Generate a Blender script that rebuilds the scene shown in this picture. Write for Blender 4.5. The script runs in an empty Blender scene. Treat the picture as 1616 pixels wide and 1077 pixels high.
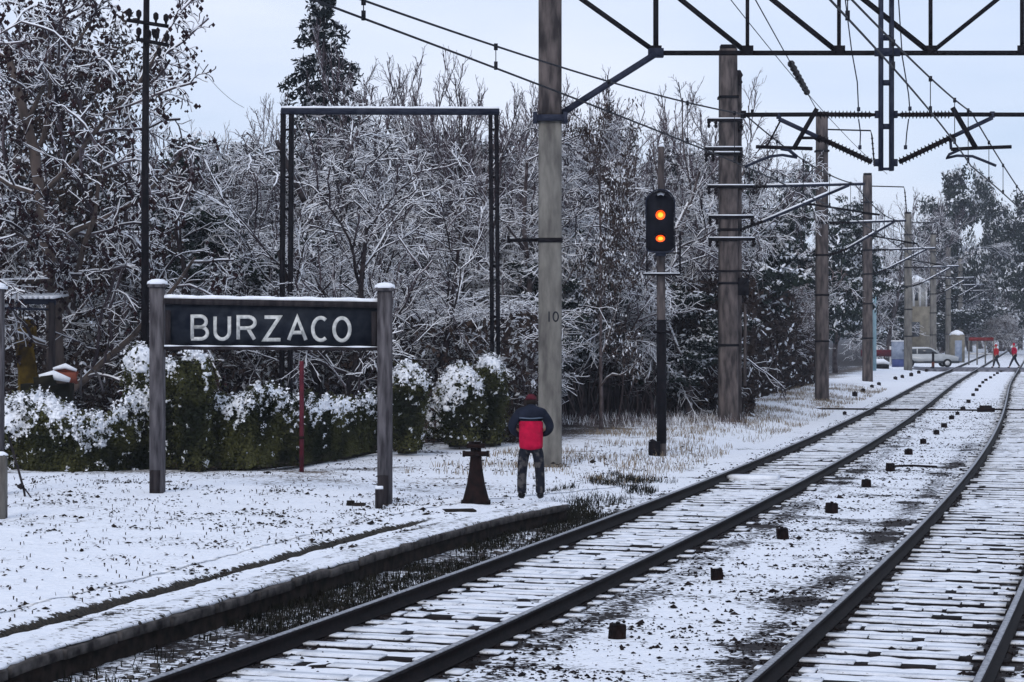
import bpy, math, random
import numpy as np
from mathutils import Vector, Matrix

# ------------------------------------------------------------------ camera, sky, sun
F, HC, CX, CY = 3200.0, 2.86, 808.0, 520.0
scene = bpy.context.scene
cam_d = bpy.data.cameras.new('camera'); cam = bpy.data.objects.new('camera', cam_d)
scene.collection.objects.link(cam); scene.camera = cam
cam_d.sensor_width = 36; cam_d.lens = 36 * F / 1616
cam.location = (0, 0, HC); cam.rotation_euler = (math.radians(90), 0, 0)
cam_d.shift_y = -(538.5 - CY) / 1616
cam_d.clip_start = .1; cam_d.clip_end = 4000

w = bpy.data.worlds.new('World'); scene.world = w; w.use_nodes = True
nt = w.node_tree; nt.nodes.clear()
SUN_EL, SUN_AZ = math.radians(38), math.radians(200)
sky = nt.nodes.new('ShaderNodeTexSky'); sky.sky_type = 'NISHITA'; sky.sun_disc = False
sky.sun_elevation = SUN_EL; sky.sun_rotation = SUN_AZ
tc = nt.nodes.new('ShaderNodeTexCoord'); mp = nt.nodes.new('ShaderNodeMapping')
mp.inputs['Scale'].default_value = (1, 1, 4)
nz = nt.nodes.new('ShaderNodeTexNoise'); nz.inputs['Scale'].default_value = 3.2; nz.inputs['Detail'].default_value = 4
cr = nt.nodes.new('ShaderNodeValToRGB')
cr.color_ramp.elements[0].position = .35; cr.color_ramp.elements[0].color = (4.3, 5.15, 6.8, 1)
cr.color_ramp.elements[1].position = .68; cr.color_ramp.elements[1].color = (5.95, 6.35, 7.6, 1)
mx = nt.nodes.new('ShaderNodeMix'); mx.data_type = 'RGBA'; mx.inputs[0].default_value = .88
bg = nt.nodes.new('ShaderNodeBackground'); bg.inputs[1].default_value = .115
ow = nt.nodes.new('ShaderNodeOutputWorld')
L = nt.links.new
L(tc.outputs['Generated'], mp.inputs[0]); L(mp.outputs[0], nz.inputs['Vector']); L(nz.outputs[0], cr.inputs[0])
L(sky.outputs[0], mx.inputs[6]); L(cr.outputs[0], mx.inputs[7]); L(mx.outputs[2], bg.inputs[0]); L(bg.outputs[0], ow.inputs[0])

sd = bpy.data.lights.new('sun', 'SUN'); sd.energy = 1.0; sd.angle = math.radians(25); sd.color = (1, .95, .9)
so = bpy.data.objects.new('sun', sd); scene.collection.objects.link(so)
_d = Vector((math.sin(SUN_AZ) * math.cos(SUN_EL), math.cos(SUN_AZ) * math.cos(SUN_EL), math.sin(SUN_EL)))
so.rotation_euler = _d.to_track_quat('Z', 'Y').to_euler()
scene.view_settings.view_transform = 'Standard'; scene.view_settings.look = 'None'
scene.view_settings.exposure = .34; scene.view_settings.gamma = 1
scene.cycles.max_bounces = 5; scene.cycles.diffuse_bounces = 2; scene.cycles.glossy_bounces = 2
scene.cycles.volume_bounces = 0; scene.cycles.use_denoising = True
scene.cycles.volume_step_rate = 4
col = scene.collection

# ------------------------------------------------------------------ helpers
def G(px, py, z=0.0):
    d = F * (HC - z) / (py - CY); return np.array([(px - CX) * d / F, d, z])
def PD(px, py, d):
    return np.array([(px - CX) * d / F, d, HC - (py - CY) * d / F])
def cen(Y):
    Y = np.asarray(Y, float); c = np.minimum(Y, 110.)
    v = -7.219 + .35529 * c - .0012265 * c * c + 4.8e-6 * c ** 3
    return v + np.maximum(Y - 110, 0) * .262
def slo(Y):
    Y = np.asarray(Y, float); c = np.minimum(Y, 110.)
    return np.where(Y < 110, .35529 - .002453 * c + 1.44e-5 * c * c, .262)
def trk(Y, lat, z=0.):
    """point at lateral offset lat from the centre of the left track, near depth Y"""
    s = slo(Y); n = 1 / np.sqrt(1 + s * s)
    return np.stack([cen(Y) + lat * n, np.asarray(Y, float) - lat * s * n, np.broadcast_to(np.asarray(z, float), np.shape(Y))], -1)
SEP, GA = 4.43, 1.676

def vnoise(x, y, seed=0):
    def h(i, j):
        n = (i * 374761393 + j * 668265263 + seed * 144665) & 0xffffffff
        n = ((n ^ (n >> 13)) * 1274126177) & 0xffffffff
        return ((n ^ (n >> 16)) & 0xffff) / 65535.
    xi = np.floor(x).astype(np.int64); yi = np.floor(y).astype(np.int64)
    fx = x - xi; fy = y - yi; fx = fx * fx * (3 - 2 * fx); fy = fy * fy * (3 - 2 * fy)
    return (h(xi, yi) * (1 - fx) * (1 - fy) + h(xi + 1, yi) * fx * (1 - fy) + h(xi, yi + 1) * (1 - fx) * fy + h(xi + 1, yi + 1) * fx * fy)
def fbm(x, y, o=4, seed=0):
    a = 1; t = 0; s = 0
    for k in range(o):
        s = s + a * vnoise(x * 2 ** k + 17.3 * k, y * 2 ** k - 9.1 * k, seed + k); t += a; a *= .55
    return s / t

def mat(name, c1, c2=None, scale=6., rough=.8, snow=None, metal=0., bump=0., contrast=(.35, .65), stretch=(1, 1, 1), sn=(2.2, .9), attr=None, snowcol=(.8, .82, .86), emit=None):
    """c1/c2 mixed by noise; snow = normal-z threshold above which lying snow covers the surface; attr = vertex attribute giving snow"""
    m = bpy.data.materials.new(name); m.use_nodes = True; n = m.node_tree; P = n.nodes['Principled BSDF']; l = n.links.new
    P.inputs['Roughness'].default_value = rough; P.inputs['Metallic'].default_value = metal
    P.inputs['Specular IOR Level'].default_value = .5 if rough < .4 else .06
    t = n.nodes.new('ShaderNodeTexCoord'); mp_ = n.nodes.new('ShaderNodeMapping'); mp_.inputs['Scale'].default_value = stretch
    l(t.outputs['Object'], mp_.inputs[0])
    nn = n.nodes.new('ShaderNodeTexNoise'); nn.inputs['Scale'].default_value = scale; nn.inputs['Detail'].default_value = 5
    l(mp_.outputs[0], nn.inputs['Vector'])
    r = n.nodes.new('ShaderNodeValToRGB'); r.color_ramp.elements[0].position = contrast[0]; r.color_ramp.elements[1].position = contrast[1]
    r.color_ramp.elements[0].color = (*c1, 1); r.color_ramp.elements[1].color = (*(c2 or tuple(v * 1.5 for v in c1)), 1)
    l(nn.outputs[0], r.inputs[0]); out = r.outputs[0]
    if snow is not None or attr:
        ms = n.nodes.new('ShaderNodeMapRange')
        if attr:
            a = n.nodes.new('ShaderNodeAttribute'); a.attribute_name = attr
            ms.inputs[1].default_value = .4; ms.inputs[2].default_value = .6; l(a.outputs['Fac'], ms.inputs[0])
        else:
            g = n.nodes.new('ShaderNodeNewGeometry'); sx = n.nodes.new('ShaderNodeSeparateXYZ'); l(g.outputs['Normal'], sx.inputs[0])
            n2 = n.nodes.new('ShaderNodeTexNoise'); n2.inputs['Scale'].default_value = sn[0]; n2.inputs['Detail'].default_value = 3
            l(t.outputs['Object'], n2.inputs['Vector'])
            ma = n.nodes.new('ShaderNodeMath'); ma.operation = 'MULTIPLY_ADD'; ma.inputs[1].default_value = sn[1]; l(n2.outputs[0], ma.inputs[0]); l(sx.outputs[2], ma.inputs[2])
            ms.inputs[1].default_value = snow + sn[1] / 2 - .08; ms.inputs[2].default_value = snow + sn[1] / 2 + .08; l(ma.outputs[0], ms.inputs[0])
        q = n.nodes.new('ShaderNodeMix'); q.data_type = 'RGBA'; q.inputs[7].default_value = (*snowcol, 1)
        l(ms.outputs[0], q.inputs[0]); l(out, q.inputs[6]); out = q.outputs[2]
    l(out, P.inputs['Base Color'])
    if bump:
        b = n.nodes.new('ShaderNodeBump'); b.inputs['Strength'].default_value = bump; b.inputs['Distance'].default_value = .02
        l(nn.outputs[0], b.inputs['Height']); l(b.outputs[0], P.inputs['Normal'])
    if emit:
        P.inputs['Emission Color'].default_value = (*emit[0], 1); P.inputs['Emission Strength'].default_value = emit[1]
    return m

M = dict(
    snow=mat('snow', (.74, .77, .82), (.84, .86, .9), 9, .6, bump=.5),
    steel=mat('dark_steel', (.003, .003, .005), (.010, .008, .010), 8, .6),
    steel_blue=mat('weathered_steel', (.010, .013, .026), (.028, .032, .05), 5, .5),
    rust=mat('rusty_iron', (.004, .003, .0035), (.018, .009, .008), 9, .8),
    rail=mat('rail_side', (.003, .0025, .003), (.011, .007, .007), 14, .7),
    railtop=mat('rail_head', (.16, .17, .19), (.38, .39, .42), 20, .45, metal=.2, stretch=(1, 1, 1)),
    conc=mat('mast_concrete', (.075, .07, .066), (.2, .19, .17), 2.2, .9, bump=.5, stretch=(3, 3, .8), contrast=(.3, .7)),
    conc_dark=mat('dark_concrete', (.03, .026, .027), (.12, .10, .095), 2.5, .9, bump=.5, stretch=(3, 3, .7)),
    stone=mat('coping_stone', (.02, .018, .018), (.10, .09, .085), 7, .9, bump=.8),
    soil=mat('soil', (.008, .007, .006), (.03, .022, .018), 7, .95, bump=.8),
    wood_post=mat('weathered_post', (.035, .032, .036), (.12, .112, .12), 4, .9, bump=.5, stretch=(4, 4, .6)),
    wood_dark=mat('dark_timber', (.012, .01, .012), (.035, .03, .032), 4, .8, stretch=(4, 4, .6)),
    board=mat('sign_board', (.005, .007, .013), (.018, .022, .03), 7, .55),
    letters=mat('letter_paint', (.36, .37, .36), (.6, .6, .58), 14, .6),
    insul=mat('insulator', (.004, .003, .004), (.010, .006, .007), 5, .55),
    wire=mat('wire', (.01, .011, .015), (.025, .025, .03), 5, .6),
    bark=mat('bark', (.035, .026, .027), (.11, .09, .09), 5, .95, snow=.28),
    bark_snow=mat('snow_laden_bark', (.012, .009, .010), (.05, .038, .04), 3, .95, snow=.36, sn=(2., .7)),
    bark_pale=mat('pale_bark', (.05, .04, .036), (.12, .092, .08), 3, .95, snow=.6, stretch=(2, 2, .6)),
    twig=mat('snowy_twig', (.016, .012, .016), (.12, .095, .105), .8, .95, snow=.22, sn=(.7, 3.2)),
    twig_bare=mat('bare_twig', (.035, .026, .032), (.13, .10, .115), 1.5, .95, snow=.5, sn=(.7, 2.)),
    twig_brown=mat('brown_twig', (.035, .026, .027), (.16, .12, .118), .8, .95, snow=.5, sn=(.7, 2.6)),
    leaf=mat('evergreen_leaf', (.006, .010, .012), (.024, .036, .026), 1.5, .7, attr='snow'),
    leaf_ivy=mat('ivy_leaf', (.01, .013, .006), (.085, .085, .03), 1.3, .7, attr='snow', contrast=(.4, .75)),
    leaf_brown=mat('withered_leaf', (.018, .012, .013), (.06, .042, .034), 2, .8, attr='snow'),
    needles=mat('needles', (.004, .007, .010), (.010, .016, .016), 2, .8, attr='snow'),
    core=mat('dense_twigs', (.006, .007, .005), (.02, .018, .012), 4, .95, bump=.6),
    berry=mat('dried_berry', (.016, .008, .01), (.03, .014, .015), 5, .8),
    grass=mat('dry_grass', (.12, .09, .06), (.3, .24, .17), 3, .9),
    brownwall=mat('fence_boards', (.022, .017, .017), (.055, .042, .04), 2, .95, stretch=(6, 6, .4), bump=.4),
    red=mat('red_fabric', (.32, .004, .032), (.5, .008, .05), 9, .8, bump=.9),
    red2=mat('bright_red_fabric', (.38, .012, .02), (.45, .02, .028), 4, .8, bump=.9),
    navy=mat('navy_fabric', (.006, .008, .016), (.016, .02, .035), 6, .8, bump=.9),
    grey_piping=mat('grey_piping', (.09, .12, .16), (.12, .15, .2), 6, .8),
    camo=mat('camo_trousers', (.012, .013, .02), (.075, .07, .07), 11, .9, contrast=(.5, .62), bump=.9),
    boots=mat('dark_boots', (.006, .006, .007), (.012, .012, .014), 6, .5),
    skin=mat('skin', (.32, .19, .14), (.38, .23, .17), 6, .6),
    cap=mat('maroon_cap', (.05, .008, .014), (.09, .014, .022), 8, .9),
    hair=mat('dark_hair', (.01, .007, .006), (.02, .014, .012), 20, .7),
    signal=mat('signal_black', (.006, .006, .01), (.012, .012, .018), 6, .5),
    lamp=mat('lit_amber_lens', (.8, .2, .02), (.8, .2, .02), 3, .3, emit=((1, .06, .001), 1.3)),
    lamp_core=mat('lit_amber_centre', (1, .5, .05), (1, .5, .05), 3, .3, emit=((1, .26, .01), 2.0)),
    carw=mat('white_car_paint', (.38, .4, .41), (.46, .48, .49), 2, .35),
    glass=mat('car_glass', (.03, .035, .045), (.05, .055, .06), 3, .15),
    tyre=mat('tyre', (.008, .008, .009), (.012, .012, .013), 3, .8),
    beige=mat('beige_render', (.15, .135, .105), (.24, .215, .17), 2, .9),
    cream=mat('cream_render', (.4, .38, .34), (.5, .48, .43), 2, .9),
    bluegrey=mat('bluegrey_paint', (.2, .24, .32), (.3, .34, .42), 3, .6),
    bluedark=mat('blue_plinth', (.05, .07, .18), (.07, .09, .22), 3, .6),
    redp=mat('red_paint', (.10, .015, .015), (.18, .02, .02), 5, .7),
    maroonp=mat('maroon_pipe', (.06, .012, .02), (.11, .02, .03), 8, .7),
    whitep=mat('white_paint', (.5, .5, .5), (.62, .62, .62), 5, .6),
    yellow=mat('yellow_lichen_bark', (.05, .032, .01), (.16, .10, .015), 4, .9),
    orange=mat('rusty_sheet', (.10, .03, .02), (.2, .06, .04), 3, .8),
    paint_black=mat('stencil_paint', (.006, .007, .012), (.02, .022, .03), 12, .8),
    road=mat('crossing_road', (.05, .05, .06), (.22, .22, .25), 3, .9, bump=.3),
)

# mesh builder; vertices are given in world coordinates, ORG is the current thing's base
ORG = np.zeros(3)
class MB:
    def __init__(s): s.v = []; s.q = []; s.t = []; s.ng = []; s.n = 0; s.attr = []
    def add(s, v, quads=None, tris=None, ngons=None, snow=None):
        v = np.asarray(v, float).reshape(-1, 3)
        if quads is not None and len(quads): s.q.append(np.asarray(quads) + s.n)
        if tris is not None and len(tris): s.t.append(np.asarray(tris) + s.n)
        if ngons: s.ng += [[i + s.n for i in g] for g in ngons]
        s.v.append(v); s.attr.append(np.full(len(v), 0.) if snow is None else np.broadcast_to(snow, (len(v),)).astype(float)); s.n += len(v)
        return s
    def box(s, c, size, rz=0.):
        c = np.asarray(c, float); h = np.asarray(size, float) / 2
        k = np.array([[x, y, z] for z in (-1, 1) for x, y in ((-1, -1), (1, -1), (1, 1), (-1, 1))]) * h
        a, b = math.cos(rz), math.sin(rz)
        k = np.stack([k[:, 0] * a - k[:, 1] * b, k[:, 0] * b + k[:, 1] * a, k[:, 2]], -1) + c
        return s.add(k, [[3, 2, 1, 0], [4, 5, 6, 7], [0, 1, 5, 4], [1, 2, 6, 5], [2, 3, 7, 6], [3, 0, 4, 7]])
    def bar(s, p, q, wd, ht=None, up=(0, 0, 1)):
        p = np.asarray(p, float); q = np.asarray(q, float); ht = ht or wd
        d = q - p; d /= np.linalg.norm(d); u = np.asarray(up, float)
        if abs(d @ u) > .95: u = np.array([0, 1., 0])
        sd_ = np.cross(d, u); sd_ /= np.linalg.norm(sd_); u = np.cross(sd_, d)
        k = [e + a * sd_ * wd / 2 + b * u * ht / 2 for e in (p, q) for a, b in ((-1, -1), (1, -1), (1, 1), (-1, 1))]
        return s.add(k, [[0, 1, 2, 3], [7, 6, 5, 4], [1, 0, 4, 5], [2, 1, 5, 6], [3, 2, 6, 7], [0, 3, 7, 4]])
    def tube(s, pts, rad, sides=8, cap=True):
        pts = np.asarray(pts, float); n = len(pts); rad = np.broadcast_to(np.asarray(rad, float), (n,))
        t = np.gradient(pts, axis=0); t /= np.linalg.norm(t, axis=1)[:, None] + 1e-9
        ref = np.array([0, 0, 1.]) if abs(t[:, 2]).mean() < .8 else np.array([0, 1., 0])
        a = np.cross(t, ref); a /= np.linalg.norm(a, axis=1)[:, None] + 1e-9; b = np.cross(a, t)
        an = np.arange(sides) * 2 * math.pi / sides + math.pi / sides
        v = pts[:, None] + rad[:, None, None] * (np.cos(an)[None, :, None] * a[:, None] + np.sin(an)[None, :, None] * b[:, None])
        i = np.arange(n - 1)[:, None] * sides; j = np.arange(sides)[None]; k = (j + 1) % sides
        q = np.stack([i + j, i + sides + j, i + sides + k, i + k], -1).reshape(-1, 4)
        return s.add(v.reshape(-1, 3), q, ngons=[list(range(sides)), list(range((n - 1) * sides, n * sides))[::-1]] if cap else None)
    def lathe(s, prof, c, sides=12):
        c = np.asarray(c, float)
        return s.tube([c + [0, 0, z] for r, z in prof], [r for r, z in prof], sides)
    def arr(s):
        return np.concatenate(s.v), s.q, s.t, s.ng, np.concatenate(s.attr)
    def mesh(s, name, m, smooth=False, org=None):
        v, q, t, ng, at = s.arr(); v = v - (ORG if org is None else org)
        me = bpy.data.meshes.new(name)
        q = np.concatenate(q) if q else np.zeros((0, 4), int); t = np.concatenate(t) if t else np.zeros((0, 3), int)
        lv = np.concatenate([q.ravel(), t.ravel(), np.array([i for g in ng for i in g], int)]).astype(np.int32)
        tot = np.concatenate([np.full(len(q), 4), np.full(len(t), 3), np.array([len(g) for g in ng], int)]).astype(np.int32)
        me.vertices.add(len(v)); me.vertices.foreach_set('co', v.astype(np.float32).ravel())
        me.loops.add(len(lv)); me.loops.foreach_set('vertex_index', lv)
        me.polygons.add(len(tot)); me.polygons.foreach_set('loop_start', np.concatenate([[0], np.cumsum(tot)[:-1]]).astype(np.int32))
        me.polygons.foreach_set('loop_total', tot)
        if smooth: me.polygons.foreach_set('use_smooth', np.ones(len(tot), bool))
        if at.any():
            a = me.attributes.new('snow', 'FLOAT', 'POINT'); a.data.foreach_set('value', at.astype(np.float32))
        me.update(calc_edges=True); me.validate()
        me.materials.append(m); return me
    def build(s, name, m, parent=None, smooth=False):
        o = bpy.data.objects.new(name, s.mesh(name, m, smooth)); col.objects.link(o)
        if parent: o.parent = parent
        else: o.location = ORG
        return o
def tag(o, label=None, cat=None, group=None, kind=None):
    if label: o['label'] = label
    if cat: o['category'] = cat
    if group: o['group'] = group
    if kind: o['kind'] = kind
    return o
def at(p):
    global ORG; ORG = np.asarray(p, float)
def thing(name, loc, label, cat, group=None, kind=None):
    at(loc); o = bpy.data.objects.new(name, None); o.location = ORG; o.empty_display_size = .2; col.objects.link(o)
    return tag(o, label, cat, group, kind)
def kids(o): return [c for c in bpy.data.objects if c.parent == o]
def copy_tree(o, loc, rz=0., sc=1., label=None, children=None):
    r = o.copy(); col.objects.link(r); r.location = loc; r.rotation_euler = (0, 0, rz); r.scale = (sc,) * 3 if np.isscalar(sc) else sc
    if label: r['label'] = label
    for ch in children if children is not None else kids(o):
        c = ch.copy(); col.objects.link(c); c.parent = r
        for g in kids(ch):
            d = g.copy(); col.objects.link(d); d.parent = c
    return r

# ------------------------------------------------------------------ ground
def ground_mat(name, snow1=(.70, .74, .81), add=0., bare1=(.006, .005, .006), bare2=(.03, .022, .02), sc=9., grassy=False):
    m = bpy.data.materials.new(name); m.use_nodes = True; n = m.node_tree; P = n.nodes['Principled BSDF']; l = n.links.new
    P.inputs['Roughness'].default_value = .75; P.inputs['Specular IOR Level'].default_value = .15
    g = n.nodes.new('ShaderNodeNewGeometry')
    def noise(s, d, st=(1, 1, 1)):
        mp_ = n.nodes.new('ShaderNodeMapping'); mp_.inputs['Scale'].default_value = st; l(g.outputs['Position'], mp_.inputs[0])
        q = n.nodes.new('ShaderNodeTexNoise'); q.inputs['Scale'].default_value = s; q.inputs['Detail'].default_value = d; q.inputs['Roughness'].default_value = .62
        l(mp_.outputs[0], q.inputs['Vector']); return q.outputs[0]
    fine = noise(sc, 7, (.7, 1.15, 1)); big = noise(.9, 3)
    a = n.nodes.new('ShaderNodeAttribute'); a.attribute_name = 'bare'
    s1 = n.nodes.new('ShaderNodeMath'); s1.operation = 'MULTIPLY_ADD'; s1.inputs[1].default_value = .35; l(big, s1.inputs[0]); l(fine, s1.inputs[2])
    s2 = n.nodes.new('ShaderNodeMath'); s2.operation = 'ADD'; l(s1.outputs[0], s2.inputs[0]); s3 = n.nodes.new('ShaderNodeMath'); s3.operation = 'ADD'; s3.inputs[1].default_value = add; l(a.outputs['Fac'], s3.inputs[0]); l(s3.outputs[0], s2.inputs[1])
    ms = n.nodes.new('ShaderNodeMapRange'); ms.inputs[1].default_value = .95; ms.inputs[2].default_value = 1.02; l(s2.outputs[0], ms.inputs[0])
    vn = noise(30, 2)
    rb = n.nodes.new('ShaderNodeValToRGB'); rb.color_ramp.elements[0].position = .35; rb.color_ramp.elements[1].position = .7
    rb.color_ramp.elements[0].color = (*bare1, 1); rb.color_ramp.elements[1].color = (*bare2, 1); l(vn, rb.inputs[0])
    ga = n.nodes.new('ShaderNodeAttribute'); ga.attribute_name = 'grass'
    gm = n.nodes.new('ShaderNodeMix'); gm.data_type = 'RGBA'; gm.inputs[7].default_value = (.16, .12, .085, 1); l(ga.outputs['Fac'], gm.inputs[0]); l(rb.outputs[0], gm.inputs[6])
    rs = n.nodes.new('ShaderNodeValToRGB'); rs.color_ramp.elements[0].position = .3; rs.color_ramp.elements[1].position = .6
    rs.color_ramp.elements[0].color = (*snow1, 1); rs.color_ramp.elements[1].color = (.83, .85, .89, 1); l(fine, rs.inputs[0])
    mx_ = n.nodes.new('ShaderNodeMix'); mx_.data_type = 'RGBA'; l(ms.outputs[0], mx_.inputs[0]); l(rs.outputs[0], mx_.inputs[6]); l(gm.outputs[2], mx_.inputs[7])
    l(mx_.outputs[2], P.inputs['Base Color'])
    b = n.nodes.new('ShaderNodeBump'); b.inputs['Strength'].default_value = .7; b.inputs['Distance'].default_value = .04; b.invert = True
    l(s2.outputs[0], b.inputs['Height']); l(b.outputs[0], P.inputs['Normal'])
    return m
M['ground'] = ground_mat('snowy_ballast', sc=19)
M['speck'] = ground_mat('speckled_snow', sc=24, add=.15)
M['lawn'] = ground_mat('snowy_lawn', sc=15, bare1=(.012, .012, .01), bare2=(.05, .04, .03))

def grid_obj(name, Xg, Yg, Zg, bare, grass, m, kind='structure'):
    r, c = Xg.shape; mb = MB(); i = np.arange(r - 1)[:, None] * c; j = np.arange(c - 1)[None]
    q = np.stack([i + j, i + j + 1, i + c + j + 1, i + c + j], -1).reshape(-1, 4)
    mb.add(np.stack([Xg, Yg, Zg], -1).reshape(-1, 3), q); at((0, 0, 0))
    o = mb.build(name, m, smooth=True)
    for k, v in (('bare', bare), ('grass', grass)):
        a = o.data.attributes.new(k, 'FLOAT', 'POINT'); a.data.foreach_set('value', np.broadcast_to(v, Xg.shape).astype(np.float32).ravel())
    o['kind'] = kind; return o

rows = np.concatenate([np.arange(-30, 12, 2.), 12 * np.exp(np.arange(0, math.log(170 / 12), .0042)), np.array([174, 180, 190, 205, 225, 250, 300, 380, 500, 800, 1500])])
lats = np.concatenate([[-900, -400, -200, -120, -70], np.arange(-45, -12, 3), np.arange(-12, -2.6, .35), np.arange(-2.6, 7.6, .085), np.arange(7.7, 14, .6), [16, 20, 28, 40, 70, 120, 200, 400, 900]])
LA, YY = np.meshgrid(lats, rows)
p = trk(YY, LA); GX, GY = p[..., 0], p[..., 1]
def bump1(x, c, wd): return np.exp(-((x - c) / wd) ** 2)
def ground_z(X, Y, lat):
    gl = np.minimum(np.abs(lat), np.abs(lat - SEP)) < 1.35
    z = -.014 + gl * np.clip((Y - 16) / 30, 0, 1) * .006 + .035 * (np.abs(lat - SEP / 2) > 5) + .012 * (fbm(X * 3, Y * 3, 3) - .5) + .03 * (fbm(X * 9, Y * 9, 2, 5) - .5)
    side = np.clip((-lat - 2.4) / 1.5, 0, 1); z = z + side * (.12 + .10 * (fbm(X * .7, Y * .7, 3, 9) - .3))
    z = z - .06 * bump1(lat, SEP / 2, .5) * 0 + np.clip((lat - 7.2) / 2, 0, 1) * .1
    return z
GZ = ground_z(GX, GY, LA)
railc = [-GA / 2, GA / 2, SEP - GA / 2, SEP + GA / 2]
bare = np.full(LA.shape, .115)
for c_ in (0, SEP): bare -= .09 * (np.abs(LA - c_) < .62)
for r_ in railc: bare += .5 * bump1(LA, r_, .19)
bare += .16 * (bump1(LA, 1.35, .22) + bump1(LA, SEP - 1.35, .22)) * np.clip(1.6 - GY / 60, .2, 1)
bare += .2 * (fbm(LA * .9, YY * .6, 4, 21) - .46)
bare += .3 * np.clip(fbm(LA * 1.0, YY * 1.6, 2, 33) - .60, 0, 1) * 3 * np.clip(1.5 - GY / 60, 0, 1)
bare += .05 * np.clip(1.4 - GY / 50, 0, 1) * (np.abs(LA - SEP / 2) < 1.3) + .12 * np.clip(fbm(LA * .5, YY * 2.6, 3, 71) - .55, 0, 1) * 3 * np.clip(1.5 - GY / 50, 0, 1)
near = np.clip(1 - np.maximum(GY - 30, 0) / 6, 0, 1)
bare += near * .19 * np.clip((-LA - .95) / .25, 0, 1)
grass = np.clip((-LA - 2.2) / 1.2, 0, 1) * np.clip((GY - 30) / 8, 0, 1)
bare += grass * (.0 + .2 * (fbm(GX * .6, GY * .25, 3, 44) - .4)); bare = np.where(GY > 150, .2, bare)
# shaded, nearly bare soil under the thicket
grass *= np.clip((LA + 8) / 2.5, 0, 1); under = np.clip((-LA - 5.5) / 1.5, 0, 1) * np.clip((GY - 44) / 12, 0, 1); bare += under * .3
grid_obj('ground', GX, GY, GZ, bare, grass * .85, M['ground'])

# platform: low paved edge with a lawn behind it
zp = .24
front_px = [(-420, 1250), (-150, 1125), (0, 1060), (110, 1037 - 16), (260, 977), (400, 937), (540, 893), (670, 852), (808, 815), (900, 797)]
fr = np.array([G(x, y, zp)[:2] for x, y in front_px])
d0 = fr[1] - fr[0]; d0 /= np.linalg.norm(d0); fr = np.vstack([fr[0] - d0 * 12, fr])
seg = np.r_[0, np.cumsum(np.linalg.norm(np.diff(fr, axis=0), axis=1))]
def smooth_curve(P_, s, n):
    t = np.linspace(0, s[-1], n); X = np.interp(t, s, P_[:, 0]); Y = np.interp(t, s, P_[:, 1])
    k = 31; pad = np.pad(X, k, mode='reflect', reflect_type='odd'); X = np.convolve(pad, np.ones(k) / k, 'same')[k:-k]
    pad = np.pad(Y, k, mode='reflect', reflect_type='odd'); Y = np.convolve(pad, np.ones(k) / k, 'same')[k:-k]
    return np.stack([X, Y], -1)
FE = smooth_curve(fr, seg, 620)
tg = np.gradient(FE, axis=0); tg /= np.linalg.norm(tg, axis=1)[:, None]; nl = np.stack([-tg[:, 1], tg[:, 0]], -1)   # to the left
# lawn sheet: across = distance left of the front edge; past the end it runs on and sinks to the ground
ext = np.linspace(0, 14, 120)[1:]; eY = FE[-1, 1] + ext
dirn = tg[-1]
FE2 = np.vstack([FE, FE[-1] + np.outer(ext, dirn)])
nl2 = np.vstack([nl, np.repeat(nl[-1:], len(ext), 0)])
ac = np.concatenate([np.arange(.30, .8, .05), np.arange(.8, 1.25, .016), np.arange(1.25, 1.6, .05), np.arange(1.6, 5, .1), np.arange(5, 14, .25), [15, 17, 20, 25, 35, 60]])
LX = FE2[:, None, 0] + nl2[:, None, 0] * ac[None]; LY = FE2[:, None, 1] + nl2[:, None, 1] * ac[None]
endf = np.r_[np.zeros(len(FE)), ext]
AC = np.broadcast_to(ac, LX.shape); EF = np.broadcast_to(endf[:, None], LX.shape)
wob = .07 * (fbm(LY * 1.1, LX * 0 + 3, 3, 3) - .5)
trench = bump1(AC, 1.02 + wob * 1.6, .10) * np.clip((28.3 - LY) / 1.5, 0, 1)
LZ = zp - .005 + .035 * (fbm(LX * 2, LY * 2, 3, 7) - .5) + .025 * (fbm(LX * 7, LY * 7, 2, 8) - .5) + np.clip((AC - 1.1) / 6, 0, 1) * .12 - .14 * trench
LZ = LZ - np.clip(EF - .0, 0, 9) * .035 - np.clip(.55 - AC, 0, 1) * .0 - np.clip(EF / .8, 0, 1) * np.clip((1.6 - AC) / 1.2, 0, 1) * .3
lb = .15 + .2 * (fbm(LX * .8, LY * .6, 3, 61) - .48) + 1.2 * trench + .25 * bump1(AC, .62, .1) * np.clip(fbm(LX * .8, LY * .8, 2, 90) - .45, 0, 1) * 2.2
lb += np.clip((AC - 5) / 4, 0, 1) * .05 + np.clip(EF / 3, 0, 1) * .08
grid_obj('snowy_lawn', LX, LY, LZ, lb, np.clip(EF / 4, 0, 1) * .8, M['lawn'])
# coping stones along the edge: one thing, each stone a part
root = thing('platform_edge', (*FE[300], 0), 'low stone platform edge with snow on its coping beside the left track', 'platform edge', kind='structure')
mb = MB(); wall = MB()
def sweep(P_, N_, prof, mbx, jit=0.):
    n = len(P_); k = len(prof); v = np.zeros((n, k, 3))
    for i, (a_, z_) in enumerate(prof):
        v[:, i, :2] = P_ + N_ * a_; v[:, i, 2] = z_
        if jit: v[:, i, 2] += jit * (fbm(P_[:, 1] * 3 + i, P_[:, 0] * 3, 2, 70 + i) - .5); v[:, i, :2] += N_ * (jit * (fbm(P_[:, 1] * 4 + 3 * i, P_[:, 0], 2, 80 + i) - .5))[:, None]
    i = np.arange(n - 1)[:, None] * k; j = np.arange(k)[None]; jj = (j + 1) % k
    q = np.stack([i + j, i + jj, i + k + jj, i + k + j], -1).reshape(-1, 4)
    mbx.add(v.reshape(-1, 3), q, ngons=[list(range(k))[::-1], [(n - 1) * k + x for x in range(k)]])
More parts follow.
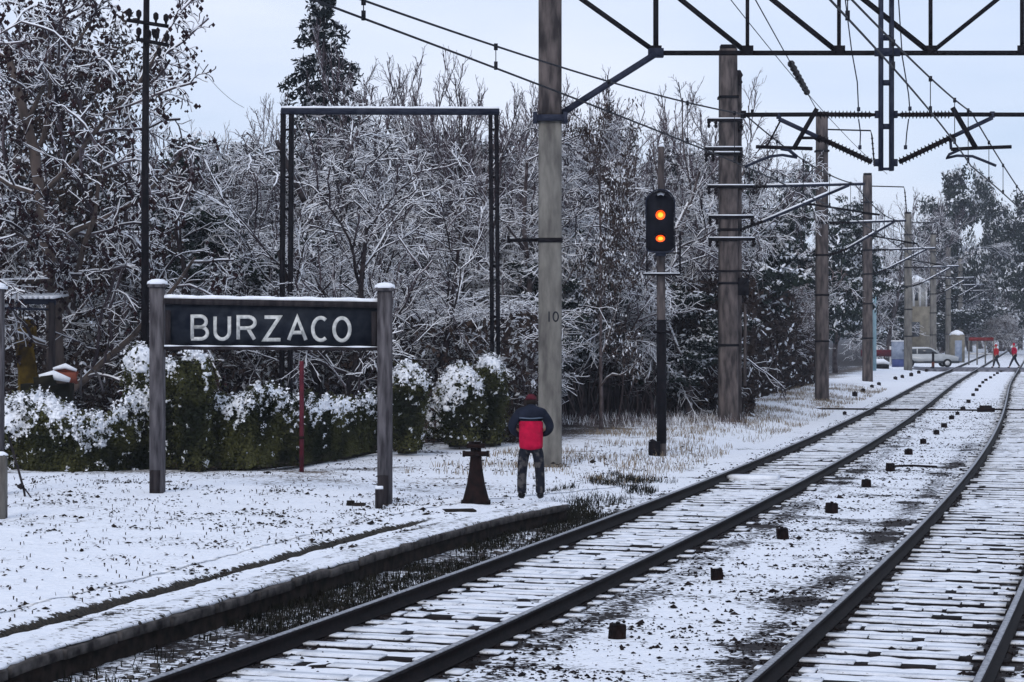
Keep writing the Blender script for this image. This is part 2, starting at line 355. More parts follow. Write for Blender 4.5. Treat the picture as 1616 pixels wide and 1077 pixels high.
sweep(FE, nl, [(.06, -.35), (.06, zp - .088), (.5, zp - .088), (.5, -.35)], wall, .03)
wall.build('retaining_wall', M['soil'], root)
sl = np.linspace(0, len(FE) - 1, 34).astype(int)
for a_, b_ in zip(sl[:-1], sl[1:]):
    if FE[b_][1] < 8: continue
    m_ = MB(); dz = random.Random(int(a_)).uniform(-.012, .012)
    sweep(FE[a_:b_], nl[a_:b_], [(0.0, zp - .085 + dz), (0, zp - .012 + dz), (.012, zp + dz), (.4, zp + .002 + dz), (.4, zp - .085 + dz)], m_, .008)
    m_.build('coping_stone', M['stone'], root)
sn = MB(); wob2 = .05 + .06 * (fbm(FE[:, 1] * 3, FE[:, 0], 3, 55) - .5) * 2
P3 = FE + nl * wob2[:, None]
sweep(P3, nl, [(0, zp + .0), (.02, zp + .028), (.34, zp + .045), (.36, zp - .02)], sn, .02)
sc_ = sn.build('snow_cover', M['lawn'], root, smooth=False); a_ = sc_.data.attributes.new('bare', 'FLOAT', 'POINT'); a_.data.foreach_set('value', np.full(len(sc_.data.vertices), .24, np.float32))

# ------------------------------------------------------------------ railway tracks
def rail_mesh(lat, ys, org, name, root):
    global ORG
    P_ = trk(ys, lat)
    t = np.gradient(P_[:, :2], axis=0); t /= np.linalg.norm(t, axis=1)[:, None]; N_ = np.stack([t[:, 1], -t[:, 0]], -1)
    prof = [(-.065, .0), (-.065, .014), (-.012, .03), (-.012, .105), (-.034, .115), (-.034, .143), (.034, .143), (.034, .115), (.012, .105), (.012, .03), (.065, .014), (.065, .0)]
    m1 = MB(); sweep(P_[:, :2], N_, prof, m1); r = m1.build('rail', M['rail'], root)
    m2 = MB(); sweep(P_[:, :2], N_, [(-.030, .144), (-.026, .152), (.026, .152), (.030, .144)], m2); m2.build('running_surface', M['railtop'], r)
ysr = np.concatenate([np.arange(-20, 10, 1.), np.arange(10, 170, .7), np.arange(170, 420, 4.)])
rng = random.Random(5)
slm = MB(); at((0, 0, 0))
gx = np.linspace(-1.3, 1.3, 40); 
sl_snow = bpy.data.materials.new('sleeper_snow')
M['sleeper'] = mat('snowy_sleeper', (.008, .007, .008), (.02, .016, .016), 8, .85)
for name, lat0, lab in (('railway_track', 0, 'left railway track running from bottom left towards the far crossing'), ('railway_track', SEP, 'right railway track leaving the picture at bottom right')):
    root = thing(name, trk(30., lat0), lab, 'railway track', 'railway tracks', 'structure')
    for sgn in (-1, 1): rail_mesh(lat0 + sgn * GA / 2, ysr, ORG, 'rail', root)
    yy = []; y = 12.5 + lat0 * .1
    while y < 131: yy.append(y); y += .5 / math.sqrt(1 + float(slo(y)) ** 2)
    rg = random.Random(int(lat0) + 3)
    def sleeper(y, mbx, mbs, org):
        ln = 2.2 + rg.uniform(-.12, .12); wd = .2 + rg.uniform(-.035, .035); z = .0 + rg.uniform(-.012, .012)
        a_ = -math.atan(float(slo(y))) + rg.uniform(-.02, .02); c = trk(y, lat0 + rg.uniform(-.06, .06)); 
        mbx.box((c[0], c[1], z - .09), (ln, wd, .17), a_)
        # patches of snow lying on the top
        x = -ln / 2
        while x < ln / 2 - .05:
            L_ = rg.uniform(.12, .9); e = min(x + L_, ln / 2); 
            if min(abs((x + e) / 2 - GA / 2), abs((x + e) / 2 + GA / 2)) > .06 or e - x > .3:
                for s_, e_ in ((x, min(e, -GA / 2 - .11)), (max(x, -GA / 2 + .11), min(e, GA / 2 - .11)), (max(x, GA / 2 + .11), e)):
                    if e_ - s_ > .05:
                        m_ = (s_ + e_) / 2; w2 = wd * rg.uniform(.78, 1.12); off = rg.uniform(-.5, .5) * (wd - w2)
                        cc = (c[0] + m_ * math.cos(a_) - off * math.sin(a_), c[1] + m_ * math.sin(a_) + off * math.cos(a_), z + .003)
                        mbs.box(cc, (e_ - s_, w2, .012 + rg.uniform(0, .006)), a_)
            x = e + rg.choice([.0, .02, .05, .12, .3])
    for y in yy[:100]:
        a1, a2 = MB(), MB(); sleeper(y, a1, a2, None); s_ = a1.build('sleeper', M['sleeper'], root); a2.build('snow_cover', M['speck'], s_)
    a1, a2 = MB(), MB()
    for y in yy[100:]: sleeper(y, a1, a2, None)
    s_ = tag(a1.build('sleeper', M['sleeper'], root), kind='stuff'); a2.build('snow_cover', M['speck'], s_)
bpy.data.materials.remove(sl_snow)

# level crossing road, across the tracks and away to the left
at((0, 0, 0)); mb = MB()
yv = np.array([137.5, 144.]); 
for la, lb_ in ((-40, -GA / 2 - .1), (-GA / 2 + .1, GA / 2 - .1), (GA / 2 + .1, SEP - GA / 2 - .1), (SEP - GA / 2 + .1, SEP + GA / 2 - .1), (SEP + GA / 2 + .1, 30)):
    q = [trk(137.5, la), trk(137.5, lb_), trk(145.5, lb_), trk(145.5, la)]
    v = [(*a[:2], .14) for a in q] + [(*a[:2], -.1) for a in q]
    mb.add(v, [[0, 1, 2, 3], [1, 0, 4, 5], [2, 1, 5, 6], [3, 2, 6, 7], [0, 3, 7, 4]])
tag(mb.build('road', M['road']), kind='structure')

# ------------------------------------------------------------------ overhead line equipment
def insulator(mb, p, q, n, r0=.05, r1=.10):
    p = np.asarray(p, float); q = np.asarray(q, float); pts = []; rad = []
    for i in range(n):
        for f_, r_ in ((0, r0), (.35, r0), (.5, r1), (.65, r0 * 1.1)):
            pts.append(p + (q - p) * ((i + f_) / n)); rad.append(r_)
    pts.append(q); rad.append(r0); mb.tube(pts, rad, 8)

# the big gantry: concrete mast, lattice beam, drop post with two cantilevers
D = 40.0
def g(px, py, d=D): return PD(px, py, d)
root = thing('catenary_gantry', (g(870, 732)[0], D, .1), 'tall grey concrete mast numbered 10 carrying the dark lattice beam over both tracks', 'gantry')
def mast_mb(x, y, z0, z1, w0, w1):
    m_ = MB(); n = 14
    for k in range(n):
        pass
    zs = np.linspace(z0, z1, n); ch = .12
    v = []; 
    for z in zs:
        h = (w0 + (w1 - w0) * (z - z0) / (z1 - z0)) / 2; c = h * .8
        v += [(x - c, y - h, z), (x + c, y - h, z), (x + h, y - c, z), (x + h, y + c, z), (x + c, y + h, z), (x - c, y + h, z), (x - h, y + c, z), (x - h, y - c, z)]
    i = np.arange(n - 1)[:, None] * 8; j = np.arange(8)[None]; k = (j + 1) % 8
    m_.add(v, np.stack([i + j, i + k, i + 8 + k, i + 8 + j], -1).reshape(-1, 4), ngons=[list(range(8))[::-1], [(n - 1) * 8 + q for q in range(8)]])
    return m_
mx0 = g(868, 500)[0]
mast = mast_mb(mx0, D, -.2, g(0, 190)[2], .46, .452).build('mast', M['conc'], root)
mast_mb(mx0, D, g(0, 189.9)[2], 11.2, .452, .45).build('upper_mast', M['conc_dark'], root)
mb = MB(); zc = g(0, 188)[2]; mb.box((mx0, D, zc), (.58, .58, .12)); mb.box((mx0 - .3, D - .2, zc), (.08, .2, .22)); mb.box((mx0 + .3, D - .2, zc), (.08, .2, .22))
mb.build('clamp', M['steel_blue'], mast)
mb = MB(); zb = g(0, 380)[2]; mb.box((mx0, D, zb), (.485, .485, .09)); mb.build('band', M['steel'], mast)
mb = MB(); mb.bar((mx0 - .2, D - .1, zb + .01), (mx0 - .85, D - .1, zb + .0), .05, .07); mb.box((mx0 - .82, D - .1, zb + .02), (.06, .06, .14)); mb.build('bracket', M['steel'], mast)
# stencilled 10 on the mast
def stroke(mb, pts, y, wd, dp=.012):
    yf = y if callable(y) else (lambda x_: y)
    """flat painted strokes in the XZ plane facing -Y"""
    pts = [np.array(p_, float) for p_ in pts]; n = len(pts); lft = []; rgt = []
    closed = np.linalg.norm(pts[0] - pts[-1]) < 1e-6
    for i in range(n):
        a_ = pts[i - 1] if i > 0 else (pts[-2] if closed else pts[0]); b_ = pts[i + 1] if i < n - 1 else (pts[1] if closed else pts[-1])
        t1 = pts[i] - a_; t2 = b_ - pts[i]
        if np.linalg.norm(t1) < 1e-9: t1 = t2
        if np.linalg.norm(t2) < 1e-9: t2 = t1
        t1 = t1 / np.linalg.norm(t1); t2 = t2 / np.linalg.norm(t2); nn_ = np.array([-(t1 + t2)[1], (t1 + t2)[0]]); nn_ /= np.linalg.norm(nn_) + 1e-9
        k = min(1 / max(.35, nn_ @ np.array([-t1[1], t1[0]])), 2.2)
        lft.append(pts[i] + nn_ * wd / 2 * k); rgt.append(pts[i] - nn_ * wd / 2 * k)
    v = [(a_[0], yf(a_[0]) + o_, a_[1]) for o_ in (0, dp) for sd_ in (lft, rgt) for a_ in sd_]
    q = []
    for i in range(n - 1):
        q += [[i, i + 1, n + i + 1, n + i], [2 * n + i, 3 * n + i, 3 * n + i + 1, 2 * n + i + 1], [i, 2 * n + i, 2 * n + i + 1, i + 1], [n + i, n + i + 1, 3 * n + i + 1, 3 * n + i]]
    if not closed: q += [[0, n, 3 * n, 2 * n], [n - 1, 3 * n - 1, 4 * n - 1, 2 * n - 1][::1]]
    if not closed: q[-1] = [n - 1, 3 * n - 1, 4 * n - 1, 2 * n - 1]
    mb.add(v, q)
def arc(cx, cz, rx, rz, a0, a1, n=14): return [(cx + rx * math.cos(math.radians(a0 + (a1 - a0) * i / n)), cz + rz * math.sin(math.radians(a0 + (a1 - a0) * i / n))) for i in range(n + 1)]
yF = D - .232
mb = MB(); c1 = g(866.5, 500, yF); stroke(mb, [(c1[0], c1[2] - .1), (c1[0], c1[2] + .1)], yF, .026)
c2 = g(877, 500, yF); stroke(mb, arc(c2[0], c2[2], .05, .09, 0, 360, 24), yF, .026); mb.build('stencilled_number', M['paint_black'], mast)

bz = g(0, 84)[2]; tz = g(0, -32)[2]; beam0 = g(1035, 0)[0]; pitch = 144.5 * D / F
br = root
def bnode(k, top): return np.array([beam0 + k * pitch, D, tz if top else bz])
xr = beam0 + 7 * pitch + (beam0 - mx0)
for yo in (0.,):
    mb = MB(); a_ = bnode(0, 0) + [0, yo, 0]; b_ = bnode(7, 0) + [0, yo, 0]
    mb.bar(a_ - [.05, 0, 0], b_ + [.05, 0, 0], .07, .09); mb.build('bottom_chord', M['steel'], br)
    mb = MB(); mb.bar((mx0 + .2, D + yo, tz), (xr - .2, D + yo, tz), .07, .09); mb.build('top_chord', M['steel'], br)
    for k in range(8):
        mb = MB(); mb.bar(bnode(k, 0) + [0, yo, .05], bnode(k, 1) + [0, yo, -.05], .1 if k == 0 else .065, .09, up=(0, 1, 0)); mb.build('vertical', M['steel'], br)
    mb = MB(); mb.bar((mx0 + .15, D + yo, tz - .05), bnode(0, 0) + [0, yo, .02], .12, .085); mb.build('diagonal', M['steel'], br)
    for k in range(7):
        p_, q_ = (bnode(k, 1), bnode(k + 1, 0)) if k < 3 else (bnode(k, 0), bnode(k + 1, 1))
        if k >= 3: p_ = bnode(k, 0); q_ = bnode(k + 1, 1)
        mb = MB(); mb.bar(p_ + [0, yo, 0], q_ + [0, yo, 0], .12, .085); mb.build('diagonal', M['steel'], br)
for sgn, m0, n0 in ((1, mx0, bnode(0, 0)), (-1, xr, bnode(7, 0))):
    mb = MB()
    for yo in (-.05, ):
        mb.bar((m0 + sgn * .1, D + yo * .9, zc + .02), n0 + [0, yo * .9, -.02], .14, .12)
    mb.box(n0 + [0, 0, -.0], (.30, .2, .17)); mb.build('knee_brace', M['steel_blue'], br)
for k in range(8): mb = MB(); mb.box(bnode(k, 0) + [0, -.07, .05], (.22, .02, .18)); mb.build('gusset_plate', M['steel'], br)
m2_ = mast_mb(xr, D, -.2, 11.2, .46, .45).build('mast', M['conc'], root)
# drop post hanging from the beam between the tracks
dx = g(1398.5, 0)[0]; dz0 = g(0, 270)[2]
mb = MB()
for s_ in (-1, 1): mb.bar((dx + s_ * .105, D, dz0), (dx + s_ * .105, D, tz + .2), .075, .16, up=(0, 1, 0))
for py in (267, 200, 131, 60): zz = g(0, py)[2]; mb.box((dx, D, zz), (.14, .12, .10 if py != 267 else .05))
dp = mb.build('drop_post', M['steel_blue'], root)
for py in (83, 181, 257):
    for s_ in (-1, 1): mb = MB(); mb.box((dx + s_ * .18, D, g(0, py)[2]), (.08, .1, .14)); mb.build('clamp', M['steel_blue'], dp)
mb = MB(); mb.box((dx, D - .12, bz), (.5, .06, .16)); mb.build('clamp', M['steel_blue'], dp)
def cantilever(root, s_, tubeend, strut_top, topb, lowb, arm):
    T = lambda px, py, o=0: g(px, py) + [0, o, 0]
    x0 = 1382 if s_ < 0 else 1413; e = 1375 if s_ < 0 else 1421; e2 = 1292 if s_ < 0 else 1500
    mb = MB(); insulator(mb, T(e, 181.5), T(e2, 181), 14, .045, .085); mb.tube([T(x0, 181.5), T(e, 181.5)], .035, 8); mb.build('insulator', M['insul'], root)
    mb = MB(); mb.tube([T(e2, 181), T(tubeend, 181.5)], .045, 8); mb.box(T(tubeend, 181), (.10, .12, .14)); mb.box(T(tubeend + (14 if s_ < 0 else -14), 178), (.05, .05, .12)); mb.build('top_tube', M['steel'], root)
    a_ = T(x0, 259); b_ = T(*strut_top); k = (b_ - a_)
    mb = MB(); insulator(mb, a_ + k * .04, a_ + k * .60, 15, .05, .09); mb.build('insulator', M['insul'], root)
    mb = MB(); mb.tube([a_ + k * .6, b_], .045, 8); mb.tube([b_, b_ + [0, 0, .12]], .05, 8); mb.build('strut', M['steel_blue'], root)
    mb = MB(); mb.bar(T(*topb), T(*lowb), .085, .085); mb.build('hanger', M['steel'], root)
    mb = MB(); mb.tube([T(*q) for q in arm], .038, 8); mb.build('registration_tube', M['steel'], root)
cantilever(root, -1, 1173, (1229, 188), (1289, 172), (1252, 236), [(1193, 232), (1240, 233.5), (1282, 235)])
cantilever(root, 1, 1700, (1566, 186), (1503, 170), (1540, 234), [(1596, 232), (1540, 234), (1501, 236)])
mb = MB(); mb.tube([g(1231, 192), g(1210, 232)], .02, 6); mb.build('stay', M['steel'], root)
mb = MB(); mb.tube([g(1265, 218), g(1285, 218), g(1295, 224)], .03, 6); mb.build('stay', M['steel'], root)
mb = MB(); mb.tube([g(1258, 248), g(1245, 237), g(1232, 235)], .035, 6); mb.tube([g(1258, 249), g(1235, 245), g(1216, 247), g(1195, 255), g(1175, 264)], .028, 6); mb.build('steady_arm', M['steel_blue'], root)
mb = MB(); mb.tube([g(1501, 236), g(1500, 225), g(1507, 214)], .03, 6); mb.tube([g(1516, 236), g(1498, 244), g(1493, 250), g(1510, 246), g(1535, 247), g(1560, 257), g(1572, 262)], .028, 6); mb.build('steady_arm', M['steel_blue'], root)
for a_ in ([(1334, 0), (1344, 80), (1353, 130), (1355, 176)], [(1355, 188), (1358, 210), (1357, 236)], [(1418, 0), (1424, 90), (1434, 150), (1436, 175)], [(1434, 188), (1431, 210), (1429, 236)]):
    mb = MB(); mb.tube([g(*q) for q in a_], .013, 5); mb.tube([g(*a_[-1]), g(*a_[-1]) + [0, 0, .08]], .035, 6); mb.build('jumper_wire', M['steel_blue'], root)

# the row of single masts along the left track
def line_mast(Y, x, top, label, w0, w1, style):
    root = thing('catenary_mast', (x, Y, .0), label, 'catenary mast', 'concrete masts along the left track')
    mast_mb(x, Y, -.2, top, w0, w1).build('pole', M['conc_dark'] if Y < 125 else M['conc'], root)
    mb = MB(); mb.box((x, Y, top + .06), (w1 * .9, w1 * .9, .12)); mb.build('pole_cap', M['steel'], root)
    c1 = trk(Y, -.55); 
    ex, ey = c1[0], c1[1]; k = 1.0
    u = np.array([ex - x, ey - Y, 0]); Ls = np.linalg.norm(u); u /= Ls
    o = np.array([x, Y, 0]) + u * w0 / 2
    Q = lambda s_, z_: o + u * s_ + [0, 0, z_]
    Lm = Ls - w0 / 2
    mb = MB(); insulator(mb, Q(.05, 7.0), Q(.85, 7.02), 7, .045, .09); mb.build('insulator', M['insul'], root)
    mb = MB(); mb.tube([Q(.8, 7.02), Q(Lm + .35, 7.1)], .045, 8); a_ = mb.build('top_tube', M['steel_blue'], root)
    mb = MB(); mb.tube([Q(.85, 7.07), Q(Lm + .3, 7.14)], .03, 6); mb.build('snow_cap', M['snow'], a_)
    mb = MB(); insulator(mb, Q(.05, 5.75), Q(.75, 6.0), 7, .045, .09); mb.build('insulator', M['insul'], root)
    mb = MB(); mb.tube([Q(.7, 5.98), Q(Lm - .1, 7.06)], .045, 8); a_ = mb.build('strut', M['steel_blue'], root)
    mb = MB(); mb.tube([Q(.7, 6.03), Q(Lm - .2, 7.08)], .03, 6); mb.build('snow_cap', M['snow'], a_)
    mb = MB(); mb.tube([Q(Lm * .55, 6.55), Q(Lm + .8, 6.2)], .03, 6); mb.tube([Q(Lm + .7, 6.2), Q(Lm + .3, 6.24), Q(Lm, 6.1)], .02, 6); mb.build('registration_arm', M['steel'], root)
    if style:
        # small top bracket with hanging insulator
        mb = MB(); mb.tube([np.array([x, Y, top - .55]), np.array([x + 1.9, Y, top - .6]), np.array([x + 1.95, Y, top - .8])], .03, 6); mb.build('top_bracket', M['steel'], root)
        mb = MB(); insulator(mb, (x + 1.95, Y, top - .8), (x + 2.05, Y, top - 2.0), 6, .03, .06); mb.build('insulator', M['insul'], root)
    for zz in (2.4, 4.2, 5.75, 7.0, top - 1.4): mb = MB(); mb.box((x, Y, zz), (w0 * .98 + .03, w0 * .98 + .03, .07)); mb.build('band', M['steel'], root)
    return root
m2p = G(1149, 672, .05); m2p[1] = 59.
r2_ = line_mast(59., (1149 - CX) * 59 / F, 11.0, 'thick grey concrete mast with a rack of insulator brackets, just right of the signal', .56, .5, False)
x2 = (1149 - CX) * 59 / F; xq = x2 + .33
# secondary lattice riser with insulator brackets, part of that mast
mb = MB(); mb.bar((xq, 59.2, 0), (xq, 59.2, 10.2), .16, .2, up=(0, 1, 0)); mb.tube([(xq + .2, 59.3, 3.6), (xq + .2, 59.3, 1.2)], .05, 6); mb.build('riser', M['conc_dark'], r2_)
for py, a_, b_ in ((190, 1116, 1172), (235, 1112, 1172), (243, 1112, 1172), (295, 1116, 1192), (343, 1118, 1190), (378, 1118, 1192)):
    mb = MB(); z_ = PD(0, py, 58.7)[2]; xa = (a_ - CX) * 58.7 / F; xb = (b_ - CX) * 58.7 / F
    mb.bar((xa, 58.72, z_), (xb, 58.72, z_), .06, .09); h = mb.build('cross_arm', M['steel'], r2_)
    for s_ in (xa + .05, xa + .25, xb - .05):
        m_ = MB(); insulator(m_, (s_, 58.72, z_ - .22), (s_, 58.72, z_ - .02), 2, .04, .075); m_.build('insulator', M['insul'], h)
    m_ = MB(); m_.box(((xa + xb) / 2, 58.72, z_ + .06), (xb - xa - .05, .07, .03)); m_.build('snow_cap', M['snow'], h)
zz = PD(0, 428, 58.7)[2]
mb = MB(); xa = (1107 - CX) * 58.7 / F; xb = (1187 - CX) * 58.7 / F
mb.tube([(xa, 58.7, zz + .5), (xa, 58.7, zz), (xb, 58.7, zz), (xb, 58.7, zz + .5)], .03, 6)
mb.tube([(xb, 58.7, zz + .2), (xb - .15, 58.7, zz - .3), (xq, 58.9, zz - .5)], .02, 6); mb.build('horn_bracket', M['steel'], r2_)
mb = MB(); mb.box((xq, 59., zz - .45), (.5, .45, .5)); mb.build('junction_box', M['steel'], r2_)
for (px_, py_) in ((1166, 122), (1166, 196), (1166, 246)):
    mb = MB(); c_ = PD(px_, py_, 58.9); mb.lathe([(.05, -.25), (.12, -.15), (.06, -.05), (.13, .05), (.05, .2)], c_, 8); mb.build('insulator', M['insul'], r2_)
labs = ['dark weathered concrete mast, second one beyond the signal', 'brown concrete mast, third beyond the signal, in front of the far bushes', 'grey mast beside the blue-grey cabinet near the crossing',
        'hazy mast just beyond the white car', 'hazy mast behind the crossing, left of the red and white gate', 'hazy mast rising behind the gate', 'pale distant mast left of the two walkers', 'pale distant mast above the nearer walker', 'farthest hazy mast before the picture edge']
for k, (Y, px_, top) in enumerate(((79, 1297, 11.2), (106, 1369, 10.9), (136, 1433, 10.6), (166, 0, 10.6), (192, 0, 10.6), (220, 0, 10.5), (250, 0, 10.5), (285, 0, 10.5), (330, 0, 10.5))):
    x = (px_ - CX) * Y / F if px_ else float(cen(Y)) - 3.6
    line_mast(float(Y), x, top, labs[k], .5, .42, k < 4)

# wires: contact wire, messenger wire and droppers for both tracks
def wire_set(lat0, pts_lat, sup, z_m, label_c):
    root = thing('overhead_line', trk(40., lat0, 6.), label_c, 'overhead line', 'overhead lines above the tracks')
    ys = np.concatenate([np.arange(-8, 110, 1.), np.arange(110, 330, 5.)])
    la = np.interp(ys, [a for a, b in pts_lat], [b for a, b in pts_lat]); P_ = trk(ys, lat0); 
    sx = slo(ys); n_ = 1 / np.sqrt(1 + sx * sx)
    X = cen(ys) + lat0 * n_ + la; Yv = ys
    zc_ = np.full(len(ys), 6.08)
    zm = np.zeros(len(ys))
    for a_, b_ in zip(sup[:-1], sup[1:]):
        m_ = (ys >= a_) & (ys <= b_); t = (ys[m_] - a_) / (b_ - a_); sag = .75 * ((b_ - a_) / 48) ** 2 + .12
        zm[m_] = z_m - 4 * sag * t * (1 - t)
    zm[ys > sup[-1]] = z_m - .3
    mb = MB(); mb.tube(np.stack([X, Yv, zc_], -1), .011 + .00012 * np.clip(Yv, 0, 200), 5); mb.build('contact_wire', M['wire'], root)
    mb = MB(); mb.tube(np.stack([X, Yv, zm], -1), .011 + .00012 * np.clip(Yv, 0, 200), 5); mb.build('messenger_wire', M['wire'], root)
    for y in np.arange(2.5, 100, 4.6):
        i = int(np.argmin(abs(ys - y)))
        if zm[i] - 6.08 < .1: continue
        mb = MB(); r_ = .006 + .00007 * y
        mb.tube([(X[i], ys[i], 6.08), (X[i], ys[i], zm[i])], r_, 4); mb.tube([(X[i], ys[i], zm[i] - .05), (X[i], ys[i], zm[i] + .03)], .028, 6); mb.tube([(X[i], ys[i], 6.06), (X[i], ys[i], 6.16)], .026, 6)
        mb.build('dropper', M['wire'], root)
wire_set(0, [(-8, -1.9), (20.4, -1.3), (40, -.75), (59, -.5), (80, -.5), (330, -.4)], [-8, 40, 59, 79, 106, 136, 166, 192, 220, 250, 285, 330], 7.1, 'sagging wire pair with droppers over the left track, crossing behind the big mast')
wire_set(SEP, [(-8, -.4), (20.4, -.5), (40, -.55), (59, .3), (80, .9), (330, .4)], [-8, 40, 79, 106, 136, 166, 192, 220, 250, 285, 330], 7.15, 'dense wire pair with droppers over the right track at the right edge')
root = thing('feeder_wire', PD(1235, 82, 52), 'slanting feeder wire with a string of disc insulators ending on a mast top', 'wire')
a_ = np.array([(1297 - CX) * 79 / F, 79, 11.05]); b_ = np.array([(1180 - CX) * 45 / F, 45, 2.86 + (520 + 22) * 45 / F]); dd = b_ - a_
P1 = PD(1257, 90, 55); tt = .42
mb = MB(); mb.tube([a_ + dd * t for t in np.linspace(-0.0, 2.0, 12)], .016, 5); mb.build('wire', M['wire'], root)
mb = MB()
t0_, t1_ = .30, .58
for i in range(8):
    pa = a_ + dd * (t0_ + (t1_ - t0_) * i / 8); pb = a_ + dd * (t0_ + (t1_ - t0_) * (i + .8) / 8); mb.tube([pa, pa * .7 + pb * .3, pa * .5 + pb * .5, pb], [.03, .115, .05, .025], 8)
mb.build('insulator', M['insul'], root)
for k, (pa, da, pb, db, lab, rr) in enumerate((((1150, -4), 46, (1400, 275), 100, 'thin slack wire crossing behind the drop post', .012), ((285, 60), 60, (385, 170), 75, 'faint thin wire descending right of the telegraph pole', .008))):
    at(PD(*pa, da)); A, B = PD(*pa, da), PD(*pb, db); mb = MB()
    mb.tube([A + (B - A) * t - [0, 0, 1.2 * t * (1 - t)] for t in np.linspace(0, 1, 16)], rr, 5); tag(mb.build('thin_wire', M['wire']), lab, 'wire')

# ------------------------------------------------------------------ station name sign
root = thing('station_sign', G(430, 790, .25), 'dark station name board reading BURZACO in white letters between two grey posts', 'station sign')
z0s = .22; dS = 31.3; dR = 30.2
def sg(px, py):                                   # a point on the sign plane
    t = (px - 248) / (608 - 248); return PD(px, py, dS + (dR - dS) * t)
for px_, d_, yt, yb in ((248.5, dS, 449, 786), (607.5, dR, 455, 800)):
    x = (px_ - CX) * d_ / F; zt = PD(0, yt, d_)[2]; mb = MB()
    mb.box((x, d_, (zt + z0s - .15) / 2), (.21, .2, zt - z0s + .15), -.03); po = mb.build('post', M['wood_post'], root)
    mb = MB(); mb.box((x, d_, zt - .02), (.26, .25, .05), -.03); mb.build('post_cap', M['wood_post'], po)
    mb = MB(); mb.tube([(x, d_, zt), (x, d_, zt + .04), (x, d_, zt + .075), (x, d_, zt + .085)], [.16, .155, .09, .02], 10); mb.build('snow_cap', M['snow'], po, smooth=True)
    mb = MB(); mb.box((x - .02, d_ - .005, z0s + .22), (.16, .202, .5), -.03); mb.build('dark_base', M['wood_dark'], po)  # lower part of the post in darker timber colour
aL, aR = sg(261, 474), sg(597, 480); bL, bR = sg(261, 551), sg(597, 553)
def panel(mb, p1, p2, p3, p4, th):
    p = [np.asarray(q, float) for q in (p1, p2, p3, p4)]; n_ = np.array([0, th, 0])
    mb.add([q - n_ / 2 for q in p] + [q + n_ / 2 for q in p], [[0, 1, 2, 3], [7, 6, 5, 4], [1, 0, 4, 5], [2, 1, 5, 6], [3, 2, 6, 7], [0, 3, 7, 4]])
mb = MB(); panel(mb, bL, bR, aR, aL, .05); bo = mb.build('board', M['board'], root)
mb = MB(); e = np.array([0, -.03, 0])
mb.bar(aL + e + [0, 0, -.015], aR + e + [0, 0, -.015], .1, .09); mb.bar(bL + e + [0, 0, .02], bR + e + [0, 0, .02], .09, .06)
mb.bar(sg(266, 490) + e, sg(266, 545) + e, .08, .08); mb.bar(sg(591, 492) + e, sg(591, 548) + e, .08, .08); mb.build('frame', M['wood_dark'], root)
mb = MB(); n = 40
pts = [aL + (aR - aL) * t + [0, -.02, .045 + .006 * math.sin(t * 31)] for t in np.linspace(0.0, 1, n)]
mb.tube(pts, .042 + .004 * np.sin(np.arange(n) * 1.7), 8); mb.build('snow_cap', M['snow'], root, smooth=True)
mb = MB(); pts = [bL + (bR - bL) * t + [0, -.082, .05] for t in np.linspace(.0, 1, n)]
mb.tube(pts, .009 + .006 * np.sin(np.arange(n) * .9 + 1), 5); mb.build('snow_ridge', M['snow'], root)
# letters, in units of cap height
W_ = .62
glyph = {
 'B': (.60, [[(0, 0), (0, 1), (.33, 1)] + arc(.33, .76, .24, .24, 80, -80, 10) + [(.33, .52), (0, .52)], [(0, .52), (.35, .52)] + arc(.35, .26, .27, .26, 80, -80, 10) + [(.35, 0), (-.05, 0)]]),
 'U': (.66, [[(0, 1), (0, .33)] + arc(.33, .33, .33, .33, 180, 360, 14) + [(.66, 1)]]),
 'R': (.60, [[(0, 0), (0, 1), (.34, 1)] + arc(.34, .75, .26, .25, 80, -80, 10) + [(.34, .5), (0, .5)], [(.34, .5), (.58, 0)]]),
 'Z': (.64, [[(.0, 1), (.62, 1), (.0, 0), (.66, 0)]]),
 'A': (.74, [[(0, 0), (.37, 1), (.74, 0)], [(.13, .33), (.61, .33)]]),
 'C': (.68, [arc(.38, .5, .38, .5, 52, 308, 22)]),
 'O': (.78, [arc(.39, .5, .39, .5, 0, 360, 30)]),
}
xs = {0: (304, 329), 1: (340, 363.5), 2: (376.5, 404), 3: (418, 444), 4: (456, 484), 5: (494, 515), 6: (527.5, 553)}
for i, ch in enumerate('BURZACO'):
    px_, pxe = xs[i]; base = sg(px_, 535 + (px_ - 302) * .012); hgt = 35.5 * base[1] / F; wk = (pxe - px_) * base[1] / F / max(x for st in glyph[ch][1] for x, z_ in st)
    yl = (lambda x_, b=base: b[1] + (x_ - b[0]) * (aR[1] - aL[1]) / (aR[0] - aL[0]) - .04); mb = MB()
    for st in glyph[ch][1]:
        mb.add([], []) if False else stroke(mb, [(base[0] + x * wk, base[2] + z_ * hgt) for x, z_ in st], yl, .055, .014)
    mb.build('letter', M['letters'], bo)

# ------------------------------------------------------------------ small trackside things
# white-capped stake and dark debris by the right sign post
root = thing('short_post', G(598, 806, .22), 'short dark stake with a snow cap beside the right sign post', 'post')
c = ORG; mb = MB(); mb.box((c[0], c[1], c[2] + .15), (.1, .1, .34), .2); mb.build('stake', M['wood_dark'], root)
mb = MB(); mb.box((c[0], c[1], c[2] + .335), (.11, .11, .04), .2); mb.build('snow_cap', M['snow'], root)
at(G(562, 801, .24)); mb = MB(); mb.box(ORG + [0, 0, .03], (.27, .12, .07), -.15); mb.box(ORG + [-.08, 0, .07], (.1, .1, .06), .3)
tag(mb.build('timber_block', M['soil']), 'dark low block lying in the snow left of the right sign post', 'block')
